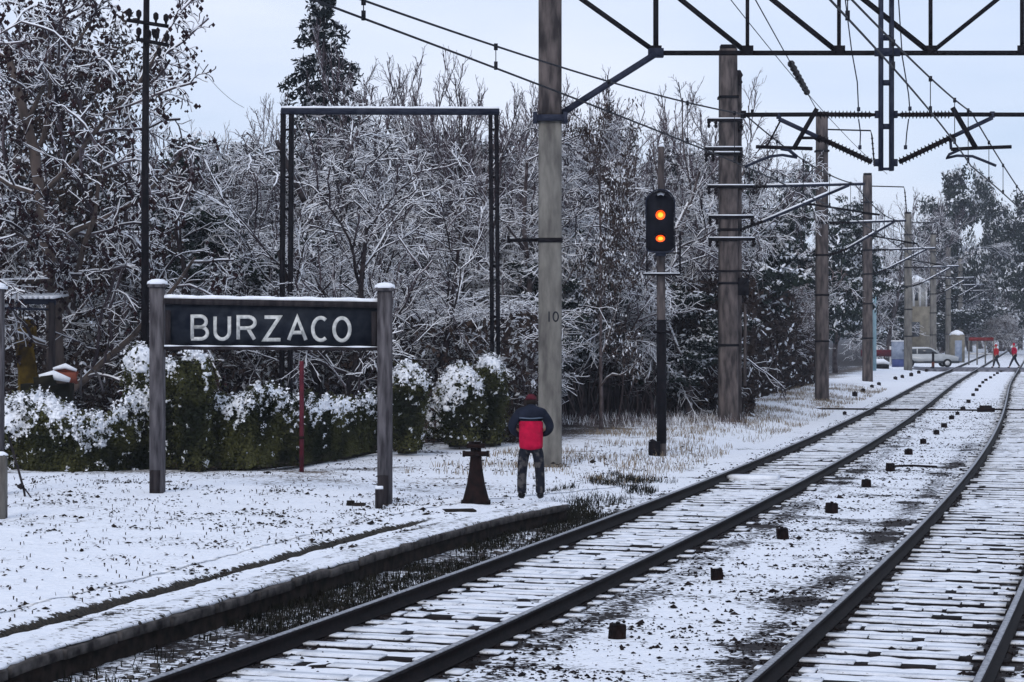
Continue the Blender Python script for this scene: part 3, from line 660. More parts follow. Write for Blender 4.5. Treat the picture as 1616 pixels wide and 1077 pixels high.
# red pipe behind the sign
root = thing('marker_pipe', G(476, 739, .25), 'thin maroon pipe standing in front of the hedge behind the sign', 'pipe')
c = ORG; mb = MB(); mb.tube([c + [0, 0, -.1], c + [0, 0, (739 - 570) * c[1] / F]], .045, 8); mb.build('pipe', M['maroonp'], root)
mb = MB(); mb.tube([c + [0, 0, .55], c + [0, 0, .6]], .06, 8); mb.build('collar', M['rust'], root)
# cast iron stand with cross bars
root = thing('iron_stand', G(751, 794, .24), 'black flared cast iron stand with two cross bars beside the person in red', 'stand')
c = ORG; s_ = c[1] / F
mb = MB(); prof = [(23.5 * s_, 0), (22 * s_, .03), (20 * s_, .1), (15 * s_, .28), (11.5 * s_, .47), (9.6 * s_, .65), (8.6 * s_, .8), (8.6 * s_, .86)]
mb.tube([c + [0, 0, z_] for r_, z_ in prof], [r_ for r_, z_ in prof], 4 * 3); mb.build('base', M['rust'], root)
mb = MB(); mb.box(c + [.0, -.06, .745], (.34, .16, .07)); mb.tube([c + [-.16, -.06, .745], c + [-.20, -.06, .745]], .05, 8); mb.tube([c + [.16, -.06, .745], c + [.20, -.06, .745]], .05, 8); mb.build('lower_bar', M['rust'], root)
mb = MB(); mb.box(c + [.0, -.04, .865], (.27, .2, .06)); mb.box(c + [-.02, -.04, .91], (.17, .12, .035)); mb.build('upper_bar', M['rust'], root)
mb = MB(); mb.box(c + [0.0, 0, .015], (.44, .4, .04)); mb.build('foot_plate', M['rust'], root)
# drain cover strip near the stand
at(G(725, 806, .24)); mb = MB(); mb.box(ORG + [0, 0, .0], (.45, .3, .03), .2); tag(mb.build('drain_cover', M['soil']), 'dark drain cover in the snow in front of the iron stand', 'cover')

# cut-off posts at the left edge of the view
root = thing('concrete_post', G(4, 824, .28), 'pale concrete post with a snow cap cut by the left edge of the picture', 'post')
c = ORG; s_ = c[1] / F
mb = MB(); mb.box(c + [-.02, 0, 52 * s_], (16 * s_, .16, 108 * s_)); mb.build('shaft', M['conc'], root)
mb = MB(); mb.tube([c + [-.02, 0, 105 * s_], c + [-.02, 0, 108 * s_], c + [-.02, 0, 111 * s_]], [.1, .08, .03], 8); mb.build('snow_cap', M['snow'], root)
root = thing('sign_post', G(-4, 790, .26), 'grey timber post rising with a snow cap at the far left edge', 'post')
c = ORG; s_ = c[1] / F
mb = MB(); mb.box(c + [0, 0, 168 * s_], (18 * s_, .18, 340 * s_)); mb.build('shaft', M['wood_post'], root)
mb = MB(); mb.box(c + [0, 0, 336 * s_], (27 * s_, .25, 5 * s_)); mb.tube([c + [0, 0, 337 * s_], c + [0, 0, 341 * s_], c + [0, 0, 345 * s_]], [.14, .12, .03], 8); mb.build('snow_cap', M['snow'], root)

# telegraph pole with two cross arms
root = thing('telegraph_pole', (PD(229, 400, 40)[0], 40, .2), 'tall thin dark telegraph pole with two short cross arms of insulators on the left', 'telegraph pole')
X0 = ORG[0]
mb = MB(); mb.tube([(X0, 40, 0), (X0, 40, 6), (X0 + .03, 40, 9.7)], [.085, .075, .06], 8); mb.build('pole', M['steel'], root)
for py, a_, b_ in ((38, 200, 266), (68, 215, 267)):
    mb = MB(); mb.bar(PD(a_, py - 6, 39.9), PD(b_, py + 4, 39.9), .055,.07); ar = mb.build('cross_arm', M['steel'], root)
    for px_ in (a_ + 4, a_ + 19, b_ - 20, b_ - 4):
        m_ = MB(); q = PD(px_, py - 6 + 10 * (px_ - a_) / (b_ - a_), 39.9); m_.lathe([(.015, 0), (.03, .08), (.055, .12), (.055, .2), (.02, .24)], q, 7); m_.build('insulator', M['insul'], ar)
    m_ = MB(); q = PD((a_ + b_) / 2 + 10, py + 6, 39.9); m_.lathe([(.02, -.2), (.05, -.12), (.05, -.03)], q, 7); m_.build('insulator', M['insul'], ar)

# black portal frame behind the sign
dP = 46.8
root = thing('portal_frame', (PD(612, 0, dP)[0], dP, .2), 'tall black steel portal frame with snow along its top bar, behind the sign', 'portal frame')
for a_ in (440.5, 453.5, 775, 784.5):
    mb = MB(); b = 7 if a_ < 460 else 6
    xx = (a_ + b / 2 - CX) * dP / F; off = 3 if a_ < 460 else -4; xt = (a_ + b / 2 + off - CX) * dP / F
    mb.bar((xx, dP, -.1), (xt, dP, PD(0, 180, dP)[2]), b * dP / F * 1.1, .15, up=(0, 1, 0)); mb.build('leg', M['steel'], root)
mb = MB()
for a_ in (448, 781.5):
    for py in (205, 280, 330, 420, 500): mb.box(PD(a_ + (2 if a_ < 460 else -2) * (1 - (py - 180) / 400), py, dP), (.2, .04, .05))
mb.build('batten', M['steel'], root)
mb = MB(); mb.bar(PD(444, 176, dP), PD(788, 177, dP), .16, .14); mb.build('top_bar', M['steel_blue'], root)
mb = MB(); n = 40
mb.tube([PD(444, 170.5, dP) + (PD(788, 171.5, dP) - PD(444, 170.5, dP)) * t for t in np.linspace(0, 1, n)], .042 + .006 * np.sin(np.arange(n) * 1.3), 6); mb.build('snow_cap', M['snow'], root)

# ------------------------------------------------------------------ colour light signal
dG = 44.5
root = thing('railway_signal', (PD(1043, 0, dG)[0], dG, .1), 'tall railway signal with two lit amber lamps on a black rounded head', 'signal')
def S(px, py, o=0.): return PD(px, py, dG) + [0, o, 0]
mb = MB(); mb.tube([S(1044, 722), S(1043.5, 560), S(1043, 395), S(1043, 300), S(1043.5, 232)], [.105, .1, .095, .075, .07], 10); mb.build('post', M['conc_dark'], root)
mb = MB(); mb.tube([S(1043.5, 232), S(1043.5, 228)], [.085, .04], 8); mb.build('snow_cap', M['snow'], root)
mb = MB(); mb.tube([S(1044, 700), S(1044, 600), S(1044, 505)], .112, 10); mb.build('lower_casing', M['steel'], root)
# head: rounded board with depth
out = [(-.30, -.60), (-.30, .32)] + [(.30 * math.cos(math.radians(a)), .34 + .30 * math.sin(math.radians(a))) for a in range(170, 9, -10)] + [(.30, .32), (.30, -.60), (.25, -.66), (.12, -.69), (-.12, -.69), (-.25, -.66)]
c = S(1041, 348)
mb = MB(); n = len(out); v = [(c[0] + x, c[1] - .22, c[2] + z_) for x, z_ in out] + [(c[0] + x, c[1] + .1, c[2] + z_) for x, z_ in out]
mb.add(v, [[i, (i + 1) % n, n + (i + 1) % n, n + i] for i in range(n)], ngons=[list(range(n))[::-1], [n + i for i in range(n)]])
hd = mb.build('signal_head', M['signal'], root)
mb = MB(); rim = [(c[0] + x * 1.05, c[1] - .24, c[2] + z_ * 1.03) for x, z_ in out]; mb.tube(rim + [rim[0]], .018, 5); mb.build('rim', M['steel_blue'], hd)
for py in (313, 340.5, 377.5):
    q = S(1041, py); mb = MB()
    for a in range(0, 181, 15):
        pass
    k = 12; ring = []
    for i in range(k + 1):
        a = math.radians(15 + 150 * i / k); ring.append((a,))
    v = []; 
    for (a,) in ring:
        for yo, rr in ((-.22, .135), (-.46, .125), (-.46, .112), (-.22, .12)): v.append((q[0] + rr * math.cos(a), q[1] + yo, q[2] + rr * math.sin(a)))
    m_ = len(ring); qs = [[4 * i + j, 4 * i + (j + 1) % 4, 4 * (i + 1) + (j + 1) % 4, 4 * (i + 1) + j] for i in range(m_ - 1) for j in range(4)]
    mb.add(v, qs, ngons=[[0, 1, 2, 3], [4 * m_ - 1, 4 * m_ - 2, 4 * m_ - 3, 4 * m_ - 4]]); hood = mb.build('lamp_hood', M['signal'], hd)
    if py > 320:
        mb = MB(); r_ = .105 if py < 360 else .1; ys_ = 1 if py < 360 else .75
        for rr, yy_, mm, nm in ((r_, -.235, M['lamp'], 'lens'), (r_ * .55, -.25, M['lamp_core'], 'lens_centre')):
            mb = MB(); kk = 16; vv = [(q[0] + rr * math.cos(2 * math.pi * i / kk), q[1] + yy_, q[2] - .0 + ys_ * rr * math.sin(2 * math.pi * i / kk)) for i in range(kk)] + [(q[0], q[1] + yy_ - .03, q[2])] 
            mb.add(vv, tris=[[i, (i + 1) % kk, kk] for i in range(kk)][::1]); mb.build(nm, mm, hd)
mb = MB(); q = S(1041, 309); mb.tube([q + [-.07, -.3, 0], q + [0, -.32, .03], q + [.07, -.3, 0]], .03, 6); mb.build('snow_cap', M['snow'], hd)
mb = MB(); mb.box(S(1042, 399, -.1), (.22, .2, .16)); mb.build('number_plate', M['steel_blue'], root)
mb = MB(); mb.bar(S(1015, 434, -.1), S(1072, 434, -.1), .3, .04); pl = mb.build('platform', M['steel'], root)
mb = MB(); mb.box(S(1043.5, 432, -.1), (.78, .28, .03)); mb.build('snow_cap', M['snow'], pl)
mb = MB(); mb.tube([S(1072, 434, -.2), S(1072, 365, -.2)], .022, 6); mb.tube([S(1072, 400, -.2), S(1050, 400, -.05)], .015, 6); mb.build('handrail', M['steel'], root)
mb = MB(); mb.tube([S(1020, 434, -.2), S(1020, 392, -.2)], .018, 6); mb.build('handrail', M['steel'], root)
mb = MB()
for py in range(455, 700, 17): mb.bar(S(1036, py, .05), S(1052, py, .05), .03)
mb.bar(S(1030, 524, -.1), S(1058, 524, -.1), .06); mb.build('ladder_rung', M['steel'], root)
mb = MB(); mb.box(S(1032, 709, -.1), (.24, .3, .34)); mb.build('relay_box', M['steel'], root)
mb = MB(); mb.tube([S(1030, 698, -.1), S(1032, 694, -.1)], [.11, .05], 8); mb.build('box_lid', M['steel'], root)

# ------------------------------------------------------------------ rows of low dark marker posts
grp = 'low dark marker blocks between the tracks'
mk = [(973, 1010, 25), (1132, 917, 20), (1236, 853, 19), (1312, 811, 17), (1367, 770, 13), (1405, 745, 14), (1434, 719, 10), (1457, 702, 9), (1478, 687, 8), (1490, 676, 8), (1502, 663, 7), (1511, 656, 6), (1520, 648, 6), (1528, 637, 6), (1536, 626, 5), (1541, 618, 5), (1546, 612, 4.5), (1551, 606, 4.5), (1556, 602, 4), (1563, 598, 4), (1569, 594, 3.5), (1574, 591, 3.5), (1580, 588, 3)]
ml = ['nearest low dark marker block, at the bottom centre between the tracks', 'second nearest dark marker block between the tracks, weathered brown face', 'third nearest dark marker block between the tracks', 'fourth dark marker block, with a dark streak lying either side', 'fifth dark marker block between the tracks', 'dark marker block with a long thin rod lying to its right']
for i, (px_, py_, s_) in enumerate(mk):
    c = G(px_, py_, -.03); h = s_ * c[1] / F * 1.0
    root = thing('marker_block', c, ml[i] if i < len(ml) else 'tiny dark block in the receding row between the tracks', 'marker', grp)
    q_ = random.Random(i + 40); rz = q_.uniform(-.5, .5); tl = np.array([q_.uniform(-.12, .12) * h, 0, h]); mb = MB(); wd_ = h * q_.uniform(.6, .72)
    mb.tube([c - [0, 0, .04], c + tl * .9, c + tl * .985, c + tl], [wd_ * 1.08, wd_, wd_ * .96, wd_ * .8], 4 if i % 3 else 6); mb.build('block', M['rust'], root)
    if i < 14: mb = MB(); mb.tube([c + tl * .98, c + tl * 1.12], h * .16, 6); mb.build('bolt_head', M['rust'], root)
    if i % 4 == 1 and i < 14: mb = MB(); mb.tube([c + tl * 1.0 + [-wd_ * .5, 0, 0], c + tl * 1.05, c + tl + [wd_ * .3, 0, 0]], [.01, wd_ * .4, .01], 6); mb.build('snow_patch', M['snow'], root)
at(G(1445, 737, 0)); mb = MB(); mb.tube([G(1408, 736, .1), G(1440, 735, .12), G(1479, 737, .1)], .022, 6); tag(mb.build('point_rod', M['rust']), 'long thin iron rod lying between the tracks', 'rod')
for i, (px_, py_, s_) in enumerate([(1333, 655, 5), (1349, 626, 7), (1362, 620, 6), (1376, 613, 5), (1387, 609, 5), (1413, 600, 5), (1424, 597, 4.5), (1438, 594, 5), (1450, 590, 4.5), (1462, 587, 4), (1471, 584, 4.5)]):
    c = G(px_, py_, .02); h = s_ * c[1] / F
    at(c); mb = MB(); mb.box(c + [0, 0, h / 2], (h, h, h), .1); mb.tube([c + [0, 0, h], c + [0, 0, h * 1.15]], h * .3, 6); tag(mb.build('marker_block', M['rust']), 'small dark block in the row beside the left track before the crossing' if i else 'single small dark block close beside the outer rail of the left track', 'marker', 'small dark blocks beside the left track')
# cable box lid between tracks (grey/dark lump right)
root = thing('point_machine', G(1556, 650, 0), 'low dark point machine beside the right track with a rod across', 'point machine')
c = ORG; mb = MB(); mb.box(c + [0, 0, .06], (.5, .35, .16), .3); mb.tube([c + [-.2, 0, .14], c + [.2, .1, .14]], .08, 8); mb.build('housing', M['rust'], root)
mb = MB(); mb.tube([c + [0, 0, .08], c + [3.2, -.5, .06]], .03, 6); mb.tube([c + [-.1, 0, .05], c + [-6.6, 1.6, .05]], .03, 6); mb.build('rod', M['rust'], root)
at(G(1188, 746, 0)); mb = MB(); mb.box(trk(38.6, -.35, .03), (.95, .5, .09), -.27); tag(mb.build('crossing_board', M['snow']), 'snowy low board lying inside the left track opposite the signal', 'board')
mb = MB(); at(G(300, 1000)); rgd = random.Random(8)
at(trk(24., -1.2)); 
for i in range(420):
    y = rgd.uniform(14, 33); la = rgd.uniform(-1.75, -1.0); c = trk(y, la); s_ = rgd.uniform(.02, .07)
    mb.box((c[0], c[1], -.03 + s_ * .3), (s_, s_ * .8, s_ * .6), rgd.uniform(0, 3))
tag(mb.build('gravel', M['stone']), 'loose stones between the rail and the platform edge', 'gravel', kind='stuff')

# ------------------------------------------------------------------ vegetation
def add_tubes(mb, A, R, sides=3):
    """many polylines at once: A (B,n,3), R (B,n)"""
    A = np.asarray(A, float); R = np.asarray(R, float); B, n, _ = A.shape
    t = np.gradient(A, axis=1); t /= np.linalg.norm(t, axis=2)[..., None] + 1e-9
    ref = np.where(np.abs(t[..., 2:3]) < .9, np.array([0, 0, 1.]), np.array([0, 1., 0]))
    a = np.cross(t, ref); a /= np.linalg.norm(a, axis=2)[..., None] + 1e-9; b = np.cross(a, t)
    an = np.arange(sides) * 2 * math.pi / sides + math.pi / 2
    v = A[:, :, None] + R[:, :, None, None] * (np.cos(an)[:, None] * a[:, :, None] + np.sin(an)[:, None] * b[:, :, None])
    bb = np.arange(B)[:, None, None] * n * sides; i = np.arange(n - 1)[None, :, None] * sides; j = np.arange(sides)[None, None]; k = (j + 1) % sides
    q = np.stack([bb + i + j, bb + i + sides + j, bb + i + sides + k, bb + i + k], -1).reshape(-1, 4)
    mb.add(v.reshape(-1, 3), q)
def grow(rs, p, d, L_, r, lv, P, out):
    n = P['n'][lv]; pts = [p]; rad = [r]; dx, dy, dz = d; w_ = P['wander'][lv]; tr = P['trop'][lv] / n; st = L_ / n
    dirs = [d]
    for i in range(n):
        dx += rs.gauss(0, w_); dy += rs.gauss(0, w_); dz += rs.gauss(0, w_) + tr
        m = math.sqrt(dx * dx + dy * dy + dz * dz); dx /= m; dy /= m; dz /= m
        x, y, z = pts[-1]; pts.append((x + dx * st, y + dy * st, max(z + dz * st, .05))); rad.append(r * (1 - (i + 1) / n * (1 - P['taper'][lv]))); dirs.append((dx, dy, dz))
    out[lv].append((pts, rad))
    if lv + 1 >= len(P['n']): return
    K = P['kids'][lv]
    for k in range(K):
        t = P['t0'][lv] + (1 - P['t0'][lv]) * (k + rs.random()) / K; f_ = min(t * n, n - 1e-3); i = int(f_); f_ -= i
        a, b = pts[i], pts[i + 1]; q = (a[0] + (b[0] - a[0]) * f_, a[1] + (b[1] - a[1]) * f_, a[2] + (b[2] - a[2]) * f_)
        D_ = Vector(dirs[i + 1]); ax = D_.orthogonal().normalized(); ax.rotate(Matrix.Rotation(rs.random() * 6.283, 3, D_))
        ang = math.radians(rs.uniform(*P['ang'][lv])); v = D_ * math.cos(ang) + ax * math.sin(ang)
        grow(rs, q, tuple(v), L_ * P['ratio'][lv] * rs.uniform(.6, 1.15) * (1 - .45 * t * P['shr'][lv]), rad[i] * P['rr'][lv], lv + 1, P, out)
BASE = dict(n=[8, 6, 5, 4, 3], wander=[.05, .12, .16, .2, .25], trop=[.1, .35, .1, -.1, -.2], taper=[.35, .3, .3, .35, .6], kids=[9, 7, 6, 5], t0=[.22, .15, .1, .1],
            ang=[(35, 60), (30, 60), (30, 70), (30, 70)], ratio=[.62, .55, .55, .6], rr=[.5, .5, .55, .6], shr=[1, .8, .6, .5])
def tree_pts(seed, P, L_, r, stems=1, lean=.15):
    rs = random.Random(seed); out = [[] for _ in P['n']]
    for s in range(stems):
        a = rs.random() * 6.28; q = .18 * (stems > 1)
        d = Vector((math.cos(a) * lean * rs.uniform(.4, 1.6), math.sin(a) * lean * rs.uniform(.4, 1.6), 1)).normalized()
        grow(rs, (math.cos(a) * q, math.sin(a) * q, -.1), tuple(d), L_ * rs.uniform(.8, 1.05), r * rs.uniform(.7, 1.05), 0, P, out)
    return out
def stack(lst, mb, sides, rmin=0.):
    by = {}
    for pts, rad in lst: by.setdefault(len(pts), []).append((pts, rad))
    for n, l in by.items(): add_tubes(mb, np.array([a for a, b in l]), np.maximum(np.array([b for a, b in l]), rmin), sides)
def leaf_quads(mb, C, size, rs, snow, up=.0, elong=1.5):
    N = len(C); nrm = rs.normal(size=(N, 3)); nrm[:, 2] += up; nrm /= np.linalg.norm(nrm, axis=1)[:, None]
    a = np.cross(nrm, rs.normal(size=(N, 3))); a /= np.linalg.norm(a, axis=1)[:, None] + 1e-9; b = np.cross(nrm, a)
    s = (size * rs.uniform(.6, 1.3, N))[:, None]
    v = np.stack([C - a * s * elong, C - b * s * .62, C + a * s * elong, C + b * s * .62], 1).reshape(-1, 3)
    mb.add(v, np.arange(4 * N).reshape(-1, 4), snow=np.repeat(snow, 4))
PBARE = dict(BASE, trop=[.2, .7, .55, .4, .3], ang=[(25, 52), (22, 46), (22, 48), (20, 50)], t0=[.15, .2, .15, .1], kids=[8, 6, 5, 4], wander=[.05, .09, .1, .12, .15])
PSNOW = dict(BASE, wander=[.06, .14, .2, .24, .28], trop=[.1, .35, -.2, -.45, -.5], ang=[(40, 72), (25, 60), (30, 65), (30, 70)], t0=[.12, .12, .1, .1], kids=[11, 7, 7, 6], ratio=[.66, .55, .55, .6])
PBERRY = dict(PSNOW, trop=[.1, .3, -.2, -.5, -.3], kids=[12, 8, 6, 5], ratio=[.72, .52, .5, .5])
PEVER = dict(BASE, n=[8, 6, 4], wander=[.06, .14, .2], trop=[.1, .4, .2], taper=[.3, .3, .4], kids=[14, 8], t0=[.15, .2], ang=[(35, 75), (30, 70)], ratio=[.5, .5], rr=[.45, .5], shr=[.9, .6])
at((0, 0, 0))
def norm_h(out, H):
    zm = max(p[2] for lv in out for pts, r in lv for p in pts); k = H / zm
    return [[([(x * k, y * k, z * k) for x, y, z in pts], rad) for pts, rad in lv] for lv in out]
def make_bare(name, seed, P, H, r, stems, lean, tm='bark', cm='twig', rmin=.009, berries=0):
    """trunk and crown meshes for a deciduous winter tree, base at the origin"""
    out = norm_h(tree_pts(seed, P, H * .8, r, stems, lean), H)
    a, b = MB(), MB(); stack(out[0], a, 8); stack(out[1], a, 5, .02)
    stack(out[2], b, 4, rmin * 2.3); stack(out[3], b, 3, rmin * 1.35); 
    if len(out) > 4: stack(out[4], b, 3, rmin)
    res = [('trunk', a.mesh('trunk', M[tm], True)), ('crown', b.mesh('crown', M[cm], True))]
    if berries:
        rs = np.random.default_rng(seed); tips = np.array([pts[-1] for pts, r_ in out[3]]); C = tips[rs.choice(len(tips), berries)] + rs.normal(size=(berries, 3)) * [.07, .07, .1] - [0, 0, .06]
        c = MB(); s = rs.uniform(.018, .05, berries)[:, None, None]; o = np.array([[1, 0, 0], [-1, 0, 0], [0, 1, 0], [0, -1, 0], [0, 0, 1.2], [0, 0, -1.2]])[None]
        v = C[:, None] + o * s; f_ = np.array([[0, 2, 4], [2, 1, 4], [1, 3, 4], [3, 0, 4], [2, 0, 5], [1, 2, 5], [3, 1, 5], [0, 3, 5]])
        c.add(v.reshape(-1, 3), tris=(np.arange(berries)[:, None, None] * 6 + f_[None]).reshape(-1, 3)); res.append(('dried_berries', c.mesh('dried_berries', M['berry'])))
    return res
def make_ever(seed, H, r, P=PEVER, nleaf=60, csize=.45, lsize=.07, lm='leaf', snowy=.45, stems=1, twigs=False, flat=.7):
    out = norm_h(tree_pts(seed, P, H * .8, r, stems, .12), H * .96)
    a = MB(); stack(out[0], a, 8); stack(out[1], a, 5, .02); 
    rs = np.random.default_rng(seed); cs = []
    for pts, rad in out[-1]: cs += [pts[-1], pts[len(pts) // 2]]
    for pts, rad in out[1]: cs += [pts[-1]]
    cs = np.array(cs); b = MB(); stack(out[2], b, 3, .012)
    rad = csize * rs.uniform(.6, 1.3, len(cs)); C = np.repeat(cs, nleaf, 0); q = rs.normal(size=(len(C), 3)); q /= np.linalg.norm(q, axis=1)[:, None]; q *= (rs.uniform(0, 1, len(C)) ** .45)[:, None]
    rel = q[:, 2]; C = C + q * np.repeat(rad, nleaf)[:, None] * [1, 1, flat]
    sn = (rs.uniform(0, 1, len(C)) < np.clip((rel - .1) * 2.2, .04, 1) * snowy * 2).astype(float)
    leaf_quads(b, C, lsize, rs, sn, up=.4)
    return [('trunk', a.mesh('trunk', M['bark'], True)), ('crown', b.mesh('crown', M[lm], False))]
def plant_tree(name, meshes, loc, sc, rz, label, cat='tree', group=None):
    o = thing(name, loc, label, cat, group); o.rotation_euler = (0, 0, rz); o.scale = (sc,) * 3 if np.isscalar(sc) else sc
    for nm, me in meshes:
        c = bpy.data.objects.new(nm, me); col.objects.link(c); c.parent = o
        if nm == 'dried_berries': c['kind'] = 'stuff'
    at((0, 0, 0)); return o
H0 = 9.
V = {}
for i in range(3): V['bare%d' % i] = make_bare('bare', 11 + i, PBARE, H0, .13, 4, .3, 'bark', 'twig_bare', .0065)
for i in range(4): V['snowy%d' % i] = make_bare('snowy', 31 + i, PSNOW, H0, .15, 2, .35, 'bark', 'twig', .010)
POPEN = dict(PSNOW, wander=[.07, .13, .16, .2, .25], trop=[.1, .5, .1, -.1, -.2], ang=[(30, 60), (25, 50), (30, 60), (30, 70)], kids=[7, 5, 5, 4], rr=[.62, .6, .55, .6], ratio=[.75, .6, .55, .5])
for i in range(2): V['open%d' % i] = make_bare('open', 61 + i, POPEN, H0, .17, 3, .5, 'bark_snow', 'twig', .012)
V['brown0'] = make_bare('brown', 51, PSNOW, H0, .14, 3, .4, 'bark', 'twig_brown', .012)
V['brown1'] = make_bare('brown', 52, PSNOW, H0, .14, 3, .4, 'bark', 'twig_brown', .012)
V['berry0'] = make_bare('berry', 71, PBERRY, H0, .19, 1, .15, 'bark_pale', 'twig', .012, 2600)
V['berry1'] = make_bare('berry', 72, PBERRY, H0, .19, 1, .15, 'bark', 'twig', .012, 2600)
for i in range(3): V['ever%d' % i] = make_ever(91 + i, H0, .16)
V['euc0'] = make_ever(101, H0, .16, nleaf=80, csize=.62, lsize=.085, snowy=.28, flat=.85)
V['euc1'] = make_ever(102, H0, .16, nleaf=80, csize=.62, lsize=.085, snowy=.28, flat=.85)
V['wither'] = make_ever(111, H0, .14, lm='leaf_brown', nleaf=26, csize=.45, lsize=.05, snowy=.35)
def T(kind, px, d, topy, label, rz=0., wid=1., name=None, zb=.1, group=None):
    H = HC + (CY - topy) * d / F - zb; s = H / H0
    nm = name or {'bar': 'bare_tree', 'sno': 'snowy_tree', 'bro': 'brown_tree', 'ope': 'forked_tree', 'ber': 'berry_tree', 'eve': 'evergreen_tree', 'euc': 'eucalyptus_tree', 'wit': 'evergreen_tree'}[kind[:3]]
    return plant_tree(nm, V[kind], ((px - CX) * d / F, d, zb), (s * wid, s * wid, s), rz, label, 'tree', group)
T('berry0', 92, 45, -70, 'big spreading tree with a pale trunk and dark dried berries filling the left side', .4, 1.0)
T('berry1', -60, 41, -90, 'leaning berry tree whose twigs hang in at the top left corner', 2.0, .8)
T('wither', 60, 49, -20, 'tree with scraps of brown leaves behind the big berry tree', 2.4, .9)
T('berry1', 15, 55, -60, 'dense twiggy tree behind the pergola at the left edge', 3.3, .9)
T('wither', 165, 50, 40, 'tree with withered brown leaves above the left end of the hedge', 1.0, .75)
T('snowy0', 215, 52, 250, 'snow laden tree around the telegraph pole', .7, 1.5)
T('ever0', 262, 58, 205, 'dark evergreen right behind the telegraph pole', .3, 1.15)
T('snowy1', 330, 56, 275, 'low snowy tree between the telegraph pole and the portal frame', 2.2, 1.5)
T('bare0', 388, 57, 128, 'bare upright tree with thin stems against the sky left of the portal frame', 1.2, .8)
T('ever1', 405, 62, 215, 'dark evergreen below the bare stems left of the portal frame', 2.5, 1.1)
T('snowy2', 500, 59, 205, 'snowy branching tree seen inside the portal frame on its left side', .2, 1.2)
T('snowy3', 600, 61, 150, 'snowy tree with fanned branches in the middle of the portal frame', 1.4, 1.2)
T('bare1', 640, 62, 58, 'bare tree rising highest over the middle of the portal frame', 2.6, .75)
T('bare2', 700, 60, 75, 'bare twiggy tree above the right half of the portal frame', .9, .8)
T('snowy0', 705, 60, 235, 'snow covered tree by the right leg of the portal frame', 3.4, 1.3)
T('bare0', 795, 62, 82, 'bare tree between the portal frame and the big concrete mast', 4.0, .8)
T('snowy1', 815, 58, 165, 'snowy tree close left of the big concrete mast', 5.1, .95)
T('snowy2', 925, 62, 150, 'snowy tree close right of the big concrete mast', 1.9, 1.05)
T('wither', 948, 55, 118, 'dark leafed tree under the lattice beam brace', 2.9, .42)
T('bare1', 1000, 63, 90, 'bare tree topping the thicket left of the signal', .5, .9)
T('snowy3', 1035, 67, 135, 'snowy tree directly behind the signal', 3.9, .7)
T('brown0', 1095, 84, 185, 'brown twiggy tree between the signal and the next mast', 1.1, .6)
T('ever2', 900, 61, 330, 'snow capped dark bush right of the big mast at clamp band height', .8, 1.0)
T('ever0', 1090, 61.5, 445, 'dark evergreen bush with snow on top just right of the signal post', 2.0, 1.6)
T('brown1', 1178, 96, 350, 'brown tree behind the mast with the insulator rack', 2.0, 1.0)
T('euc0', 1243, 118, 252, 'dark evergreen tree standing behind the second mast beyond the signal', .6, .85)
T('ever1', 1318, 125, 300, 'evergreen tree between the two masts beyond the signal', 1.6, .9)
T('snowy0', 1390, 175, 335, 'pale snowy tree beyond the third mast', 2.6, 1.0)
T('bare2', 1432, 190, 275, 'pale thin tree left of the big far eucalyptus', 1.0, .9)
T('euc1', 1512, 225, 262, 'large dark far tree with a billowing crown right of centre of the track view', .2, .72)
T('euc0', 1562, 240, 266, 'tall dark far tree next to the big billowing one', 3.0, .6)
T('euc1', 1632, 215, 300, 'dark far tree cut by the right edge', 4.2, .8)
T('bare0', 572, 64, 98, 'bare thin stemmed tree just right of the conifer', 5.2, .8)
T('bare2', 752, 63, 92, 'bare tree directly above the right leg of the portal frame', 3.0, .8)
T('bare1', 848, 66, 104, 'bare tree partly hidden by the big concrete mast', 1.7, .8)
T('bare0', 905, 66, 112, 'bare upright tree under the first bay of the lattice beam', 2.2, .8)
T('bare2', 1050, 70, 118, 'bare tree whose tips show just above the signal post', 4.4, .8)
T('bare1', 322, 62, 165, 'small bare tree halfway between the telegraph pole and the portal frame', 3.8, .8)
T('open0', 540, 49.5, 215, 'forked tree with thick snow laden limbs inside the portal frame', .9, 1.0)
T('open1', 655, 49, 275, 'dark stemmed forked tree between the sign and the right leg of the portal frame', 2.4, .9)
T('open0', 955, 65, 150, 'forked tree with thick snowy limbs between the big mast and the signal', 3.9, .9)
T('open1', 335, 50, 235, 'forked snowy tree between the telegraph pole and the portal frame, above the sign', .3, 1.0)
T('ever0', 290, 51, 300, 'dark round evergreen bush directly above the left sign post', 1.1, 1.3)
T('ever1', 375, 52, 330, 'dark evergreen bush above the left half of the sign board', 4.1, 1.3)
T('ever2', 885, 58, 395, 'dark evergreen bush close right of the big mast above the painted number', 3.1, 1.1)
rg = random.Random(17)
for i, (px_, d, ty, k) in enumerate([(20, 74, 200, 'ever0'), (130, 76, 240, 'ever1'), (225, 80, 260, 'ever2'), (330, 74, 255, 'ever0'), (440, 78, 230, 'ever2'), (545, 72, 210, 'ever1'), (650, 76, 190, 'ever0'), (745, 72, 200, 'ever2'), (845, 78, 195, 'ever1'), (950, 74, 215, 'ever0'), (1040, 78, 225, 'ever2'), (1120, 84, 240, 'ever1')]):
    T(k, px_, d, ty, 'dark evergreen tree half hidden at the back of the thicket', rg.random() * 6, 1.2, group='dark evergreens at the back of the thicket')
